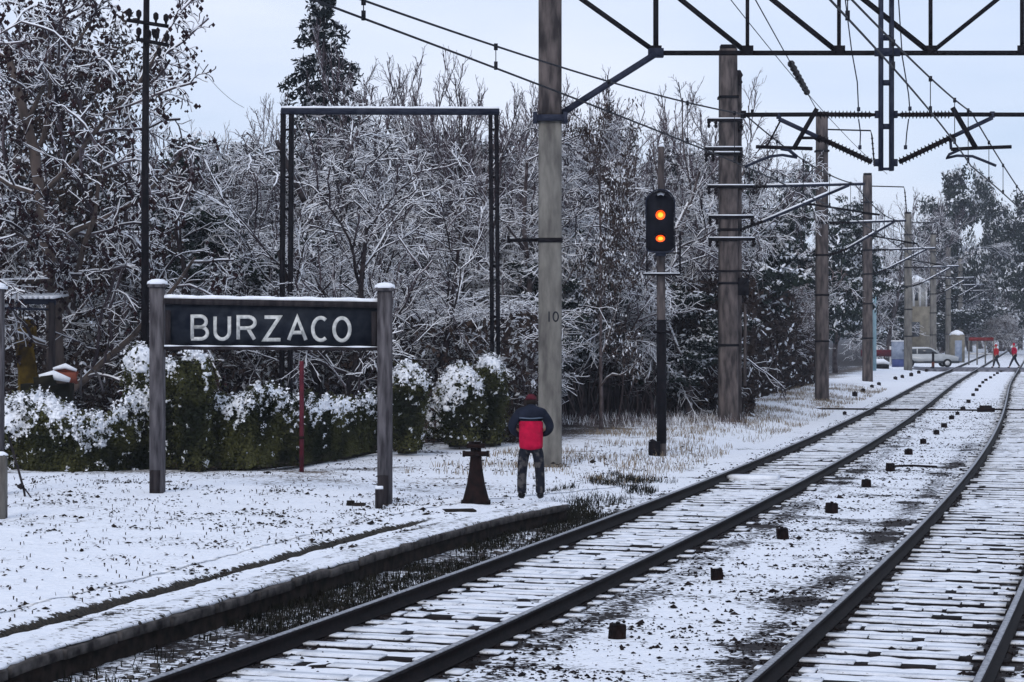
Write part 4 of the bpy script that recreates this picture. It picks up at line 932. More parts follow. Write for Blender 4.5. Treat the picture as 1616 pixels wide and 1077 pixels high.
for i, (px_, d, ty, k) in enumerate([(1375, 190, 400, 'euc0'), (1430, 215, 385, 'euc1'), (1480, 235, 372, 'snowy1'), (1530, 250, 388, 'euc0'), (1575, 265, 375, 'snowy2'), (1610, 280, 392, 'euc1'), (1645, 300, 370, 'snowy3'), (1500, 205, 430, 'euc1'), (1555, 290, 425, 'snowy0'), (1600, 230, 445, 'brown0')]):
    T(k, px_, d, ty, 'hazy blue-grey tree at the far end of the line', rg.random() * 6, 1.5, group='hazy trees at the end of the line')

# tall conifer
rs_ = random.Random(4); nr = np.random.default_rng(4)
loc = (PD(508, 0, 66)[0], 66, .1)
tr_ = MB(); cr_ = MB(); Hc = HC + (520 + 60) * 66 / F
tr_.tube([(0, 0, -.1), (.1, 0, Hc * .5), (.05, 0, Hc)], [.22, .13, .02], 8)
C_, S_ = [], []
z = 3.5
while z < Hc - .1:
    f_ = (Hc - z) / Hc
    for k in range(4):
        a = rs_.random() * 6.283; L_ = (.35 + 3.1 * f_ ** .85) * rs_.uniform(.55, 1.15); n = 8; pts = []
        for i in range(n):
            t = i / (n - 1); pts.append((math.cos(a) * L_ * t, math.sin(a) * L_ * t, z + L_ * (.10 * t - .55 * t * t) + (.16 * t ** 6) + rs_.uniform(-.02, .02)))
        cr_.tube(pts, np.linspace(.035, .008, n), 4)
        m = int(50 + 90 * L_); t = nr.uniform(.12, 1, m); P_ = np.array([np.interp(t, np.linspace(0, 1, n), [p_[j] for p_ in pts]) for j in range(3)]).T
        hang = nr.uniform(0, 1, m) ** 1.3 * .34; wob_ = nr.normal(size=(m, 3)) * [.09, .09, .03]; P_ = P_ + wob_ - np.stack([hang * 0, hang * 0, hang], -1)
        C_.append(P_); S_.append((hang < .05) & (nr.random(m) < .5))
    z += .36 + .25 * f_
C_ = np.vstack(C_); S_ = np.concatenate(S_).astype(float)
at((0, 0, 0)); leaf_quads(cr_, C_, .06, nr, S_, up=.2, elong=2.0)
mt, mc = tr_.mesh('trunk', M['wood_dark'], True), cr_.mesh('crown', M['needles'])
plant_tree('conifer_tree', [('trunk', mt), ('crown', mc)], loc, 1., 0., 'tall dark conifer with drooping snowy boughs rising above the portal frame', 'tree')

# brushwood: canes that arch over under their snow, too many to count
def brush(seed, n, xr_, dr, hr, bend=.9, size=1.):
    rs = np.random.default_rng(seed); d = rs.uniform(*dr, n); px_ = rs.uniform(*xr_, n)
    base = np.stack([(px_ - CX) * d / F, d, np.full(n, .1)], -1); H = hr(px_, d) * rs.uniform(.45, 1.05, n)
    a = rs.uniform(0, 6.283, n); k = 9; t = np.linspace(0, 1, k)
    rch = H * rs.uniform(.25, bend, n)
    r = rch[:, None] * t ** 1.6
    A = np.stack([base[:, 0:1] + np.cos(a)[:, None] * r, base[:, 1:2] + np.sin(a)[:, None] * r, base[:, 2:3] + H[:, None] * (1.75 * t - .75 * t * t) - (rch * .35)[:, None] * t ** 5], -1)
    A[:, 1:-1] += rs.normal(size=(n, k - 2, 3)) * .035 * H[:, None, None]
    A[..., 2] = np.maximum(A[..., 2], .08)
    ok = (A[..., 0] < cen(A[..., 1]) - 6.4).all(1); A = A[ok]; H = H[ok]; n = len(A)
    mb = MB(); add_tubes(mb, A, np.broadcast_to(np.linspace(.026, .010, k) * size, (n, k)), 4)
    m = 16; i = rs.integers(2, k - 1, (n, m)); P0 = A[np.arange(n)[:, None], i].reshape(-1, 3); N = len(P0)
    aa = rs.uniform(0, 6.283, N); el = rs.uniform(-.2, .9, N); L_ = rs.uniform(.25, .9, N) * np.repeat(H, m) * .22
    D_ = np.stack([np.cos(aa) * np.cos(el), np.sin(aa) * np.cos(el), np.sin(el)], -1); tt = np.linspace(0, 1, 4)
    B_ = P0[:, None] + D_[:, None] * (L_[:, None] * tt)[..., None]; B_[..., 2] -= (L_[:, None] * .35) * tt ** 2; B_[:, 1:] += rs.normal(size=(N, 3, 3)) * .03
    add_tubes(mb, B_, np.broadcast_to(np.linspace(.014, .009, 4) * size, (N, 4)), 3)
    i2 = rs.integers(1, 4, (N, 2)); P1 = B_[np.arange(N)[:, None], i2].reshape(-1, 3); N2 = len(P1); D2 = rs.normal(size=(N2, 3)); D2[:, 2] = np.abs(D2[:, 2]) * .4; L2 = rs.uniform(.1, .35, N2)
    E_ = P1[:, None] + D2[:, None] * .5 * (L2[:, None] * np.linspace(0, 1, 3))[..., None]
    add_tubes(mb, E_, np.full((N2, 3), .008 * size), 3)
    return mb
at((0, 0, 0))
tag(brush(1, 900, (-60, 880), (48.5, 57), lambda x, d: 2.6 + 1.9 * vnoise(x / 60., d * 0, 3)).build('thicket', M['twig'], smooth=True), 'tangled snow covered brushwood behind the hedge and sign', 'brushwood', kind='stuff')
tag(brush(2, 420, (885, 1130), (60.5, 68), lambda x, d: 4.2 + 2.0 * vnoise(x / 50., d * 0, 5)).build('thicket', M['twig_brown'], smooth=True), 'brown shaded brushwood between the big mast and the rack mast', 'brushwood', kind='stuff')
tag(brush(3, 1300, (1160, 1375), (66, 98), lambda x, d: np.interp(x, [1160, 1250, 1330, 1380], [6.4, 5.6, 4.2, 3.0]) * (.85 + .3 * vnoise(x / 30., d, 6)), 1.0).build('thicket', M['twig_brown'], smooth=True), 'brown arching brushwood sloping down beside the far masts', 'brushwood', kind='stuff')
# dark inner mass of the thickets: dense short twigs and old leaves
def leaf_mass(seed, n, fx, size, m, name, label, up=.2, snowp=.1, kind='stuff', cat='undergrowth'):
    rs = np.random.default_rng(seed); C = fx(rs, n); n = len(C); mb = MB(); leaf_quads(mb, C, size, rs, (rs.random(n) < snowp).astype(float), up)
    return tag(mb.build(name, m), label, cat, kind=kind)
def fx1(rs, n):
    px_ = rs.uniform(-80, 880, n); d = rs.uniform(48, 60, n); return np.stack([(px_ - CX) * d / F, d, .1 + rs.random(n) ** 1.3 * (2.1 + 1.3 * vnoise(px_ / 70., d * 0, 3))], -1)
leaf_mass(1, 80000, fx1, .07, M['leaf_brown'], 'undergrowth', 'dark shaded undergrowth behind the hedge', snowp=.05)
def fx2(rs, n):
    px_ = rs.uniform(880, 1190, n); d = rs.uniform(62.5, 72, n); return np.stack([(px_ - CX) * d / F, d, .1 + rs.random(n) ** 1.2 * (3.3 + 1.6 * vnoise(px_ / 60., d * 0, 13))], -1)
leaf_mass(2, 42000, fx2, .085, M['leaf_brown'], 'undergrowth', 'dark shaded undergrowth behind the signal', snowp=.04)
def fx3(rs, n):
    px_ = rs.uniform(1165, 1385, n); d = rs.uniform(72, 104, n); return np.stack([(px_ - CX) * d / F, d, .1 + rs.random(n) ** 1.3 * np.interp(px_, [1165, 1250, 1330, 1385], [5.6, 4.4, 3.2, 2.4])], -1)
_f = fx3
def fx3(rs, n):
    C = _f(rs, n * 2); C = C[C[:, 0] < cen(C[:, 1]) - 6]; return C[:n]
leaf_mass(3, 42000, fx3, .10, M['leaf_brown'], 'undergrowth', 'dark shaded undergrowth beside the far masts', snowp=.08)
# dark weathered board fence in the shade
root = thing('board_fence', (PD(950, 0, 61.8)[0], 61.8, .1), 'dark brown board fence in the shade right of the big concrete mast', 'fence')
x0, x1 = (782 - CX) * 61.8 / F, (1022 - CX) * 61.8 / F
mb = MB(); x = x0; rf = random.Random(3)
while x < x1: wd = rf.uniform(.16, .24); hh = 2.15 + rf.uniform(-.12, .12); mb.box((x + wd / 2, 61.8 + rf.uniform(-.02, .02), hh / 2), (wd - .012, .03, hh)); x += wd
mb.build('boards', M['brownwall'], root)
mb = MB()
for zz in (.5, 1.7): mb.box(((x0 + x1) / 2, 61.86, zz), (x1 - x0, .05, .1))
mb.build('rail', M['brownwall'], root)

# ------------------------------------------------------------------ hedge, columnar shrubs
def foliage_body(seed, surf, n, lsize, snow_fn, lm='leaf_ivy'):
    """surf(rs,n) -> positions and outward normals; leaves lie roughly along the surface"""
    rs = np.random.default_rng(seed); C, Nn = surf(rs, n); mb = MB()
    C = C + Nn * (rs.normal(size=(n, 1)) * .075 + .01); sn = snow_fn(C, Nn, rs)
    nrm = Nn + rs.normal(size=(n, 3)) * .75; nrm /= np.linalg.norm(nrm, axis=1)[:, None]
    a = np.cross(nrm, rs.normal(size=(n, 3))); a /= np.linalg.norm(a, axis=1)[:, None]; b = np.cross(nrm, a); s = (lsize * rs.uniform(.6, 1.4, n))[:, None]
    v = np.stack([C - a * s * 1.3, C - b * s * .8, C + a * s * 1.3, C + b * s * .8], 1).reshape(-1, 3)
    mb.add(v, np.arange(4 * n).reshape(-1, 4), snow=np.repeat(sn, 4)); return mb
hp = [(-120, 722, 628), (-40, 728, 622), (0, 735, 618), (60, 742, 612), (120, 744, 640), (165, 742, 650), (200, 738, 618), (235, 735, 605), (262, 735, 612), (330, 735, 612), (365, 736, 622), (400, 736, 603), (425, 733, 592), (450, 730, 612), (480, 728, 612), (520, 722, 622), (560, 716, 618), (610, 706, 612), (640, 700, 615)]
hx = np.array([a for a, b, c in hp]); hb = np.array([b for a, b, c in hp]); ht = np.array([c for a, b, c in hp])
def hedge_ground(px_):
    y = np.interp(px_, hx, hb); d = F * (HC - .27) / (y - CY); return (px_ - CX) * d / F, d
def hedge_h(px_):
    d = hedge_ground(px_)[1]; return HC - (np.interp(px_, hx, ht) - CY) * d / F - .27 + .12 * (vnoise(px_ / 14., px_ * 0, 4) - .5) - .2
def hedge_surf(x0_, x1_):
    def f_(rs, n):
        px_ = rs.uniform(x0_, x1_, n); X, Y = hedge_ground(px_); H = hedge_h(px_); u = rs.random(n) * 1.45; th = .38
        ph = np.clip((u - .8) / .5, 0, 1) * math.pi * .6
        z = np.where(u < .8, u / .8 * (H - .25), H - .25 + .25 * np.sin(np.minimum(ph, math.pi / 2) )); out_ = np.where(u < .8, th, th * np.cos(ph)); 
        bulge = .22 * (vnoise(px_ / 17., z * 2.2, 12) - .5) + .1 * (vnoise(px_ / 6., z * 6, 13) - .5)
        C = np.stack([X, Y - out_ - bulge, z + .25 + bulge * .3], -1); Nn = np.stack([X * 0, -np.cos(ph), np.sin(ph)], -1); return C, Nn
    return f_
root = thing('ivy_hedge', (*hedge_ground(320.), .25), 'long ivy covered hedge with snow along its top, behind the station sign', 'hedge')
px_ = np.linspace(-120, 640, 160); X, Y = hedge_ground(px_); H = hedge_h(px_)
prof = [(-.30, 0), (-.32, .5), (-.27, .85), (-.1, .97), (.12, .97), (.3, .8), (.3, 0)]
v = np.zeros((160, 7, 3))
for i, (o_, h_) in enumerate(prof): v[:, i] = np.stack([X, Y + o_ + .12 * (vnoise(px_ / 15., px_ * 0 + i, 5) - .5), .2 + (H - .05) * h_], -1)
mb = MB(); i = np.arange(159)[:, None] * 7; j = np.arange(7)[None]; k = (j + 1) % 7
mb.add(v.reshape(-1, 3), np.stack([i + j, i + 7 + j, i + 7 + k, i + k], -1).reshape(-1, 4)); mb.build('branches', M['core'], root, smooth=True)
def snow_h(C, Nn, rs):
    pxs = CX + C[:, 0] * F / C[:, 1]; top = hedge_h(pxs) + .27; rel = top - C[:, 2]; depth = .22 + .5 * vnoise(pxs / 22., C[:, 2] * 0, 31)
    cl = vnoise(pxs / 5., C[:, 2] * 9, 41); pr = np.where(rel < depth * .45, .80, np.where(rel < depth, .58, .26)); leftmore = np.where(pxs < 230, .12, 0.)
    return (rs.random(len(C)) * .3 + (cl * .45 + .25 * vnoise(C[:, 0] * 16, C[:, 2] * 16, 43)) < pr * .62 + leftmore * .6).astype(float)
foliage_body(5, hedge_surf(-120, 640), 95000, .024, snow_h).build('leaves', M['leaf_ivy'], root)['kind'] = 'stuff'
# irregular lying snow crust on the hedge top
n = 400; px_ = np.linspace(-120, 640, n); X, Y = hedge_ground(px_); H = hedge_h(px_)
w_ = .04 + .14 * vnoise(px_ / 9., px_ * 0, 51); hh = .0 + .09 * vnoise(px_ / 7., px_ * 0, 52)
mb = MB(); v = np.zeros((n, 8, 3))
for i in range(8):
    a = i * math.pi / 4; v[:, i] = np.stack([X, Y - .02 + w_ * 1.3 * np.cos(a) + .05 * (vnoise(px_ / 4., px_ * 0 + i, 53) - .5), .24 + H + hh * np.sin(a) + .04 * (vnoise(px_ / 3., px_ * 0 + 2 * i, 54) - .5)], -1)
i = np.arange(n - 1)[:, None] * 8; j = np.arange(8)[None]; k = (j + 1) % 8
HEDGE_ROOT, HEDGE_ORG = root, ORG.copy()

def C_x(a, sd_): return a * 3.0 + sd_
def snow_shell(pos, nrm, keepv, parent, closed=False):
    """pos (r,c,3) surface grid, kept where keepv>0, as a thick ragged snow layer"""
    r, c, _ = pos.shape; i = np.arange(r - 1)[:, None] * c; j = np.arange(c - 1)[None]
    q = np.stack([i + j, i + j + 1, i + c + j + 1, i + c + j], -1).reshape(-1, 4); kv = keepv.ravel()
    q = q[(kv[q] > 0).all(1)]; used = np.unique(q); mp_ = np.full(r * c, -1); mp_[used] = np.arange(len(used)); n = len(used)
    off = (np.clip(kv * 1.6, 0, 1) * .05 + .012)[:, None]; top = pos.reshape(-1, 3) + nrm.reshape(-1, 3) * off; bot = pos.reshape(-1, 3) - nrm.reshape(-1, 3) * .03
    q = mp_[q]; e = np.concatenate([q[:, [0, 1]], q[:, [1, 2]], q[:, [2, 3]], q[:, [3, 0]]]); key = {}
    for a, b in e.tolist():
        if (b, a) in key: del key[(b, a)]
        else: key[(a, b)] = 1
    ed = np.array(list(key)); mb = MB(); mb.add(np.vstack([top[used], bot[used]]), np.vstack([q, np.stack([ed[:, 1], ed[:, 0], ed[:, 0] + n, ed[:, 1] + n], -1)]))
    return tag(mb.build('snow_cover', M['snow'], parent, smooth=True), kind='stuff')
def shrub(name, px_, base, top, wpx, label, seed, snow_top=.3, snow_side=.2, n=5000, lm='leaf_ivy', zb=.25, tilt=0., rnd=.9):
    c = G(px_, base, zb); d = c[1]; H = (base - top) * d / F; R = wpx / 2 * d / F
    root = thing(name, c, label, 'shrub')
    prof_ = lambda t: R * np.clip(.72 + .5 * t - .0 * t, 0, 1) * np.sqrt(np.clip(1 - np.clip((t - rnd) / (1 - rnd + 1e-3), 0, 1) ** 2, 0, 1)) if rnd < 1 else R
    def surf(rs, n):
        t = rs.random(n) ** .85; a = rs.uniform(0, 6.283, n); bul = 1 + .38 * (vnoise(a * 2.5, t * 5, seed) - .5); r = prof_(t) * bul
        C = c + np.stack([np.cos(a) * r, np.sin(a) * r, t * H], -1); top_ = np.clip((t - rnd) / (1 - rnd + 1e-3), 0, 1)
        Nn = np.stack([np.cos(a) * (1 - top_), np.sin(a) * (1 - top_), top_ + .1], -1); Nn /= np.linalg.norm(Nn, axis=1)[:, None]; return C, Nn
    def sf(C, Nn, rs):
        t = (C[:, 2] - c[2]) / H; cl = vnoise(C[:, 0] * 13, C[:, 2] * 13, seed + 3); q_ = np.clip((t - 1 + 1.5 * snow_top) / (1.1 * snow_top), 0, 1); pr = snow_side + .12 * t + (.55 - snow_side) * q_ * q_ * (3 - 2 * q_); return (rs.random(len(C)) * .4 + cl * .6 < pr * .85).astype(float)
    mb = MB(); m = 12
    mb.tube([c + [0, 0, H * t] for t in np.linspace(-.03, .97, m)], [max(.02, float(prof_(np.array(t))) * .88) for t in np.linspace(0, .98, m)], 10); mb.build('branches', M['core'], root, smooth=True)
    foliage_body(seed, surf, n, .025, sf, lm).build('leaves', M[lm], root)['kind'] = 'stuff'
    t = np.linspace(.02, 1, 70)[:, None] + np.zeros((1, 110)); a = np.linspace(0, 2 * math.pi, 110)[None] + np.zeros((70, 1)); bul = 1 + .38 * (vnoise(a * 2.5, t * 5, seed) - .5); r = prof_(t) * bul
    top_ = np.clip((t - rnd) / (1 - rnd + 1e-3), 0, 1); Nn = np.stack([np.cos(a) * (1 - top_), np.sin(a) * (1 - top_), top_ + .1], -1); Nn /= np.linalg.norm(Nn, axis=2)[..., None]
    C = c + np.stack([np.cos(a) * r, np.sin(a) * r, t * H], -1) + Nn * (.03 + .05 * (fbm(C_x(a, seed), t * H * 14, 2, 5) - .5))[..., None]
    kp = (fbm(C_x(a, seed) * .5, t * H * 6, 4, seed) - .5) * 1.5 + np.interp(t, [0, 1 - 1.7 * snow_top, 1 - .8 * snow_top, 1], [-.33 + .3 * snow_side, -.22, .1, .4])
    if (kp > .05).sum() > 60: snow_shell(C, Nn, kp, root)
px_ = np.linspace(-120, 640, 1300)[:, None] + np.zeros((1, 56)); u = np.linspace(.12, 1.44, 56)[None] + np.zeros((1300, 1))
X, Y = hedge_ground(px_); H = hedge_h(px_); ph = np.clip((u - .8) / .5, 0, 1) * math.pi * .6
z = np.where(u < .8, u / .8 * (H - .25), H - .25 + .25 * np.sin(np.minimum(ph, math.pi / 2))); out_ = np.where(u < .8, .38, .38 * np.cos(ph))
bulge = .22 * (vnoise(px_ / 17., z * 2.2, 12) - .5) + .1 * (vnoise(px_ / 6., z * 6, 13) - .5)
Nn = np.stack([X * 0, -np.cos(ph), np.sin(ph)], -1); C = np.stack([X, Y - out_ - bulge, z + .25 + bulge * .3], -1) + Nn * .05; C += (fbm(X * 14, z * 14, 2, 91) - .5)[..., None] * .05
kp = (fbm(X * 7, z * 6, 4, 92) - .5) * 1.5 + np.interp(u, [.12, .5, .8, 1.05, 1.3], [-.34, -.30, -.1, .2, .34]) + .3 * (fbm(X * 1.3, z * 0 + 2, 2, 93) - .5)
at(HEDGE_ORG); snow_shell(C, Nn, kp, HEDGE_ROOT)
shrub('columnar_shrub', 307, 742, 560, 46, 'tall yellow-green column of ivy standing in the hedge behind the sign', 21, .05, .02, 9000, rnd=.82)
shrub('columnar_shrub', 266, 739, 575, 36, 'slim greenish column of ivy tight behind the left sign post', 22, .1, .14, 6000, rnd=.8)
shrub('columnar_shrub', 220, 735, 552, 34, 'snow speckled climbing shrub left of the left sign post', 29, .2, .13, 6000, rnd=.9)
shrub('round_shrub', 643, 712, 578, 50, 'dark upright shrub with a snow cap just right of the right sign post', 23, .25, .1, 10000, rnd=.7)
shrub('round_shrub', 727, 702, 582, 62, 'round topped shrub with a thick snow crown behind the iron stand', 24, .34, .2, 11000, rnd=.6)
shrub('low_shrub', 690, 692, 622, 38, 'small snowy shrub between the two snow capped shrubs', 26, .6, .4, 5000, rnd=.5)
shrub('columnar_shrub', 773, 700, 566, 40, 'dark narrow shrub at the foot of the right leg of the portal frame', 25, .14, .1, 9000, rnd=.75)
shrub('low_shrub', 20, 742, 640, 90, 'snowy low shrub at the left end of the hedge', 28, .4, .3, 8000, rnd=.4)

# things behind the hedge at the left
root = thing('pergola', PD(40, 560, 43) * [1, 1, 0] + [0, 0, .2], 'small slatted pergola roof with snow behind the hedge at the left edge', 'pergola')
mb = MB(); 
for k in range(12): a = PD(-10 + k * 8.6, 470, 43); mb.bar(a + [0, -.2, 0], a + [0, 1.6, .1], .07, .06)
mb.build('slats', M['snow'], root)
mb = MB(); mb.bar(PD(-20, 474, 43), PD(88, 477, 43), .1, .12); mb.bar(PD(-20, 486, 43), PD(86, 489, 43), .05, .05); mb.build('beam', M['steel_blue'], root)
for px_ in (2, 82): mb = MB(); a = PD(px_, 478, 43); mb.bar(a, [a[0], 43, .0], .12, .12, up=(0, 1, 0)); mb.build('post', M['wood_dark'], root)
root = thing('yellow_trunk', (PD(41, 0, 46)[0], 46, .2), 'yellow lichen covered trunk stub behind the hedge at far left', 'tree stump')
c = ORG; mb = MB(); mb.tube([c, PD(44, 590, 46), PD(38, 540, 46), PD(42, 503, 46)], [.24, .22, .2, .15], 9); mb.tube([PD(40, 560, 46), PD(52, 540, 46), PD(56, 515, 46)], [.1, .08, .04], 6); mb.build('trunk', M['yellow'], root, smooth=True)
mb = MB(); mb.tube([PD(42, 504, 46), PD(42, 500, 46)], [.18, .06], 8); mb.build('snow_cap', M['snow'], root)
root = thing('scrap_pile', (PD(95, 0, 42)[0], 42, .25), 'rusty orange sheet and snowy debris heaped behind the hedge on the left', 'scrap pile')
mb = MB(); a = [PD(84, 588, 41.5), PD(120, 588, 41.5), PD(122, 606, 41.5), PD(88, 600, 41.5)]; panel(mb, a[3], a[2], a[1], a[0], .1); mb.tube([PD(84, 590, 41.6), PD(103, 583, 41.6), PD(122, 592, 41.6)], .07, 6); mb.build('rusty_sheet', M['orange'], root)
mb = MB(); mb.bar(PD(56, 604, 41.3), PD(86, 600, 41.3), .3, .22); mb.box(PD(75, 640, 42), (1., .5, .9)); mb.build('debris', M['core'], root)
mb = MB(); mb.tube([PD(62, 596, 41.2), PD(84, 592, 41.3), PD(110, 600, 41.3)], [.06, .1, .05], 7); mb.tube([PD(84, 582.5, 41.5), PD(103, 578, 41.5), PD(121, 585, 41.5)], [.03, .06, .03], 6); mb.build('snow_cap', M['snow'], root, smooth=True)
mb = MB(); mb.tube([PD(127, 625, 42), PD(128, 585, 42), PD(140, 578, 42), PD(155, 592, 42), PD(164, 620, 42)], .025, 6); mb.build('bent_hoop', M['wood_post'], root)
at(G(36, 800, .25)); mb = MB(); mb.tube([PD(14, 690, 31), PD(30, 745, 30.6), PD(38, 775, 30.4), PD(42, 800, 30.3)], .018, 5); mb.tube([PD(38, 770, 30.4), PD(60, 800, 30)], .012, 5)
for q in (PD(33, 768, 30.4), PD(53, 805, 30)): mb.tube([q + [-.05, 0, 0], q, q + [.05, 0, 0]], [.02, .05, .02], 6)
tag(mb.build('fallen_branch', M['wood_dark']), 'thin fallen branch poking out of the snow near the left edge', 'branch')

# ------------------------------------------------------------------ ground cover: dry grass, clumps, litter
def blades(seed, n, posf, h, m, name, label):
    rs = np.random.default_rng(seed); C = posf(rs, n); a = rs.uniform(0, 6.283, n); L_ = h * rs.uniform(.5, 1.4, n)
    tip = C + np.stack([np.cos(a) * L_ * .55, np.sin(a) * L_ * .55, L_], -1); wv = np.stack([-np.sin(a), np.cos(a), a * 0], -1) * .006
    mid = (C + tip) / 2 + [0, 0, .02]
    v = np.stack([C - wv, C + wv, mid + wv * .8, mid - wv * .8, tip], 1).reshape(-1, 3); k = np.arange(n)[:, None] * 5
    mb = MB(); mb.add(v, k + [0, 1, 2, 3], k + [3, 2, 4]); return tag(mb.build(name, m), label, 'grass', kind='stuff')
def gz(X, Y, la): return ground_z(X, Y, la)
def gpos(lo, hi, y0_, y1_, clump=.55):
    def f_(rs, n):
        out_ = []; tot = 0
        while tot < n:
            Y = rs.uniform(y0_, y1_, n); la = rs.uniform(lo, hi, n); p_ = trk(Y, la); keep = fbm(p_[:, 0] * 1.3, p_[:, 1] * .7, 3, 99) + rs.normal(size=n) * .06 > clump
            p_ = p_[keep]; p_[:, 2] = ground_z(p_[:, 0], p_[:, 1], la[keep]); out_.append(p_); tot += len(p_)
        return np.vstack(out_)[:n]
    return f_
blades(1, 13000, gpos(-6.5, -2.0, 36, 96, .52), .11, M['grass'], 'dry_grass', 'dry straw coloured grass poking through snow along the masts')
blades(2, 3800, gpos(-3.0, -1.5, 29.5, 38, .52), .10, M['core'], 'dark_weeds', 'dark low weeds beyond the end of the platform')
blades(3, 9000, gpos(-2.0, -.98, 13, 31, .45), .06, M['core'], 'dark_weeds', 'dark weeds between the platform edge and the left rail')
def lawn_pos(rs, n):
    i = rs.integers(150, len(FE2) - 1, n); a_ = rs.uniform(1.3, 9, n); p_ = FE2[i] + nl2[i] * a_[:, None]; keep = fbm(p_[:, 0] * 1.1, p_[:, 1] * 1.1, 3, 77) > .56
    p_ = p_[keep]; z_ = zp + np.clip((a_[keep] - 1.1) / 6, 0, 1) * .12; return np.c_[p_, z_]
rs = np.random.default_rng(9); C = lawn_pos(rs, 5500); mb = MB(); leaf_quads(mb, C + [0, 0, .012], .02, rs, np.zeros(len(C)), up=2.5)
at((0, 0, 0)); tag(mb.build('leaf_litter', M['leaf_brown']), 'scattered dead leaves and weeds poking through the snowy lawn', 'leaf litter', kind='stuff')
# short bare weeds around the signal and fringe under thickets
blades(4, 5000, lambda rs, n: (lambda px_, d: np.stack([(px_ - CX) * d / F, d, np.full(n, .12)], -1))(rs.uniform(880, 1180, n), rs.uniform(56, 72, n)), .28, M['twig_brown'], 'tall_dry_grass', 'taller dry grass at the foot of the thicket')

def stones(seed, P_, size, m, name, label, cat, squash=.6):
    rs = np.random.default_rng(seed); N = len(P_); o = np.array([[1, 0, 0], [0, 1, 0], [-1, 0, 0], [0, -1, 0], [0, 0, 1], [0, 0, -.6]])[None] * (1 + .35 * rs.normal(size=(N, 6, 1)))
    a = rs.uniform(0, 6.283, N); c_, s_ = np.cos(a)[:, None], np.sin(a)[:, None]; o = np.stack([o[..., 0] * c_ - o[..., 1] * s_, o[..., 0] * s_ + o[..., 1] * c_, o[..., 2] * squash], -1)
    sz = size * rs.lognormal(0, .45, N); v = P_[:, None] + o * sz[:, None, None]
    f_ = np.array([[0, 1, 4], [1, 2, 4], [2, 3, 4], [3, 0, 4], [1, 0, 5], [2, 1, 5], [3, 2, 5], [0, 3, 5]])
    mb = MB(); mb.add(v.reshape(-1, 3), tris=(np.arange(N)[:, None, None] * 6 + f_[None]).reshape(-1, 3)); at((0, 0, 0)); return tag(mb.build(name, m), label, cat, kind='stuff')
rs = np.random.default_rng(77); pts = []
for _ in range(40):
    n = 20000; Y = 13 * np.exp(rs.random(n) * math.log(85 / 13)); la = rs.uniform(-1.5, SEP + 1.5, n)
    dr = np.min(np.abs(la[:, None] - np.array(railc)), 1); gl = np.minimum(np.abs(la), np.abs(la - SEP)) < .7
    w1 = .85 * np.exp(-((dr - .09) / .13) ** 2) + .16 * (~gl) + .03; cl = np.clip((fbm(la * 1.6, Y * 1.1, 4, 123) - .44) * 5, 0, 1)
    mid = np.clip((fbm(la * .55, Y * 1.9, 3, 71) - .55) * 9, 0, 1) * (~gl)
    keep = rs.random(n) < (w1 * (.3 + .7 * cl) + .5 * mid) * .5
    p_ = trk(Y[keep], la[keep]); p_[:, 2] = ground_z(p_[:, 0], p_[:, 1], la[keep]) + .004; pts.append(p_)
    if sum(map(len, pts)) > 23000: break
stones(3, np.vstack(pts), .0145, mat('dark_ballast', (.004, .003, .0035), (.022, .016, .015), 9, .9), 'ballast', 'dark ballast stones showing through the snow around the rails', 'ballast')
# clods and tufts on the lawn
i_ = rs.integers(120, len(FE2) - 1, 60000); a_ = rs.uniform(.32, 10, 60000); p_ = FE2[i_] + nl2[i_] * a_[:, None]
kk = (fbm(p_[:, 0] * 2.2, p_[:, 1] * 1.6, 4, 177) > .57) & (rs.random(60000) < .55); p_ = p_[kk]; a_ = a_[kk]
stones(4, np.c_[p_, zp + np.clip((a_ - 1.1) / 6, 0, 1) * .12 + .006], .014, M['soil'], 'soil_clods', 'dark clods of earth and stubble showing through the lawn snow', 'soil', .5)
def lawn_blades(rs, n):
    i_ = rs.integers(120, len(FE2) - 1, n); a_ = rs.uniform(1.2, 10, n); p_ = FE2[i_] + nl2[i_] * a_[:, None]; k = fbm(p_[:, 0] * 1.4, p_[:, 1] * 1.2, 3, 277) + rs.normal(size=n) * .05 > .5
    out_ = np.c_[p_, zp + np.clip((a_ - 1.1) / 6, 0, 1) * .12][k]; return np.vstack([out_, out_, out_, out_])[:n]
at((0, 0, 0)); blades(6, 3500, lawn_blades, .032, M['leaf_brown'], 'lawn_grass', 'short dead grass blades standing out of the lawn snow')

# ------------------------------------------------------------------ people
def skin_mesh(joints, edges, m, parent, name, levels=2, root_j=0):
    names = list(joints); me = bpy.data.meshes.new(name); me.from_pydata([joints[k][0] for k in names], [(names.index(a), names.index(b)) for a, b in edges], [])
    o = bpy.data.objects.new(name, me); col.objects.link(o); sk = o.modifiers.new('s', 'SKIN'); me.skin_vertices.new() if not me.skin_vertices else None
    for i, k in enumerate(names):
        r = joints[k][1]; me.skin_vertices[0].data[i].radius = (r, r) if np.isscalar(r) else r; me.skin_vertices[0].data[i].use_root = (i == root_j)
    sk.use_smooth_shade = True; ss = o.modifiers.new('u', 'SUBSURF'); ss.levels = levels; ss.render_levels = levels
    dg = bpy.context.evaluated_depsgraph_get(); dg.update(); me2 = bpy.data.meshes.new_from_object(o.evaluated_get(dg)); me2.name = name
    bpy.data.objects.remove(o); o = bpy.data.objects.new(name, me2); col.objects.link(o); me2.materials.clear(); me2.materials.append(m)
    me2.polygons.foreach_set('use_smooth', np.ones(len(me2.polygons), bool)); o.parent = parent; return o
def E(pairs): return [tuple(p_.split('-')) for p_ in pairs.split()]
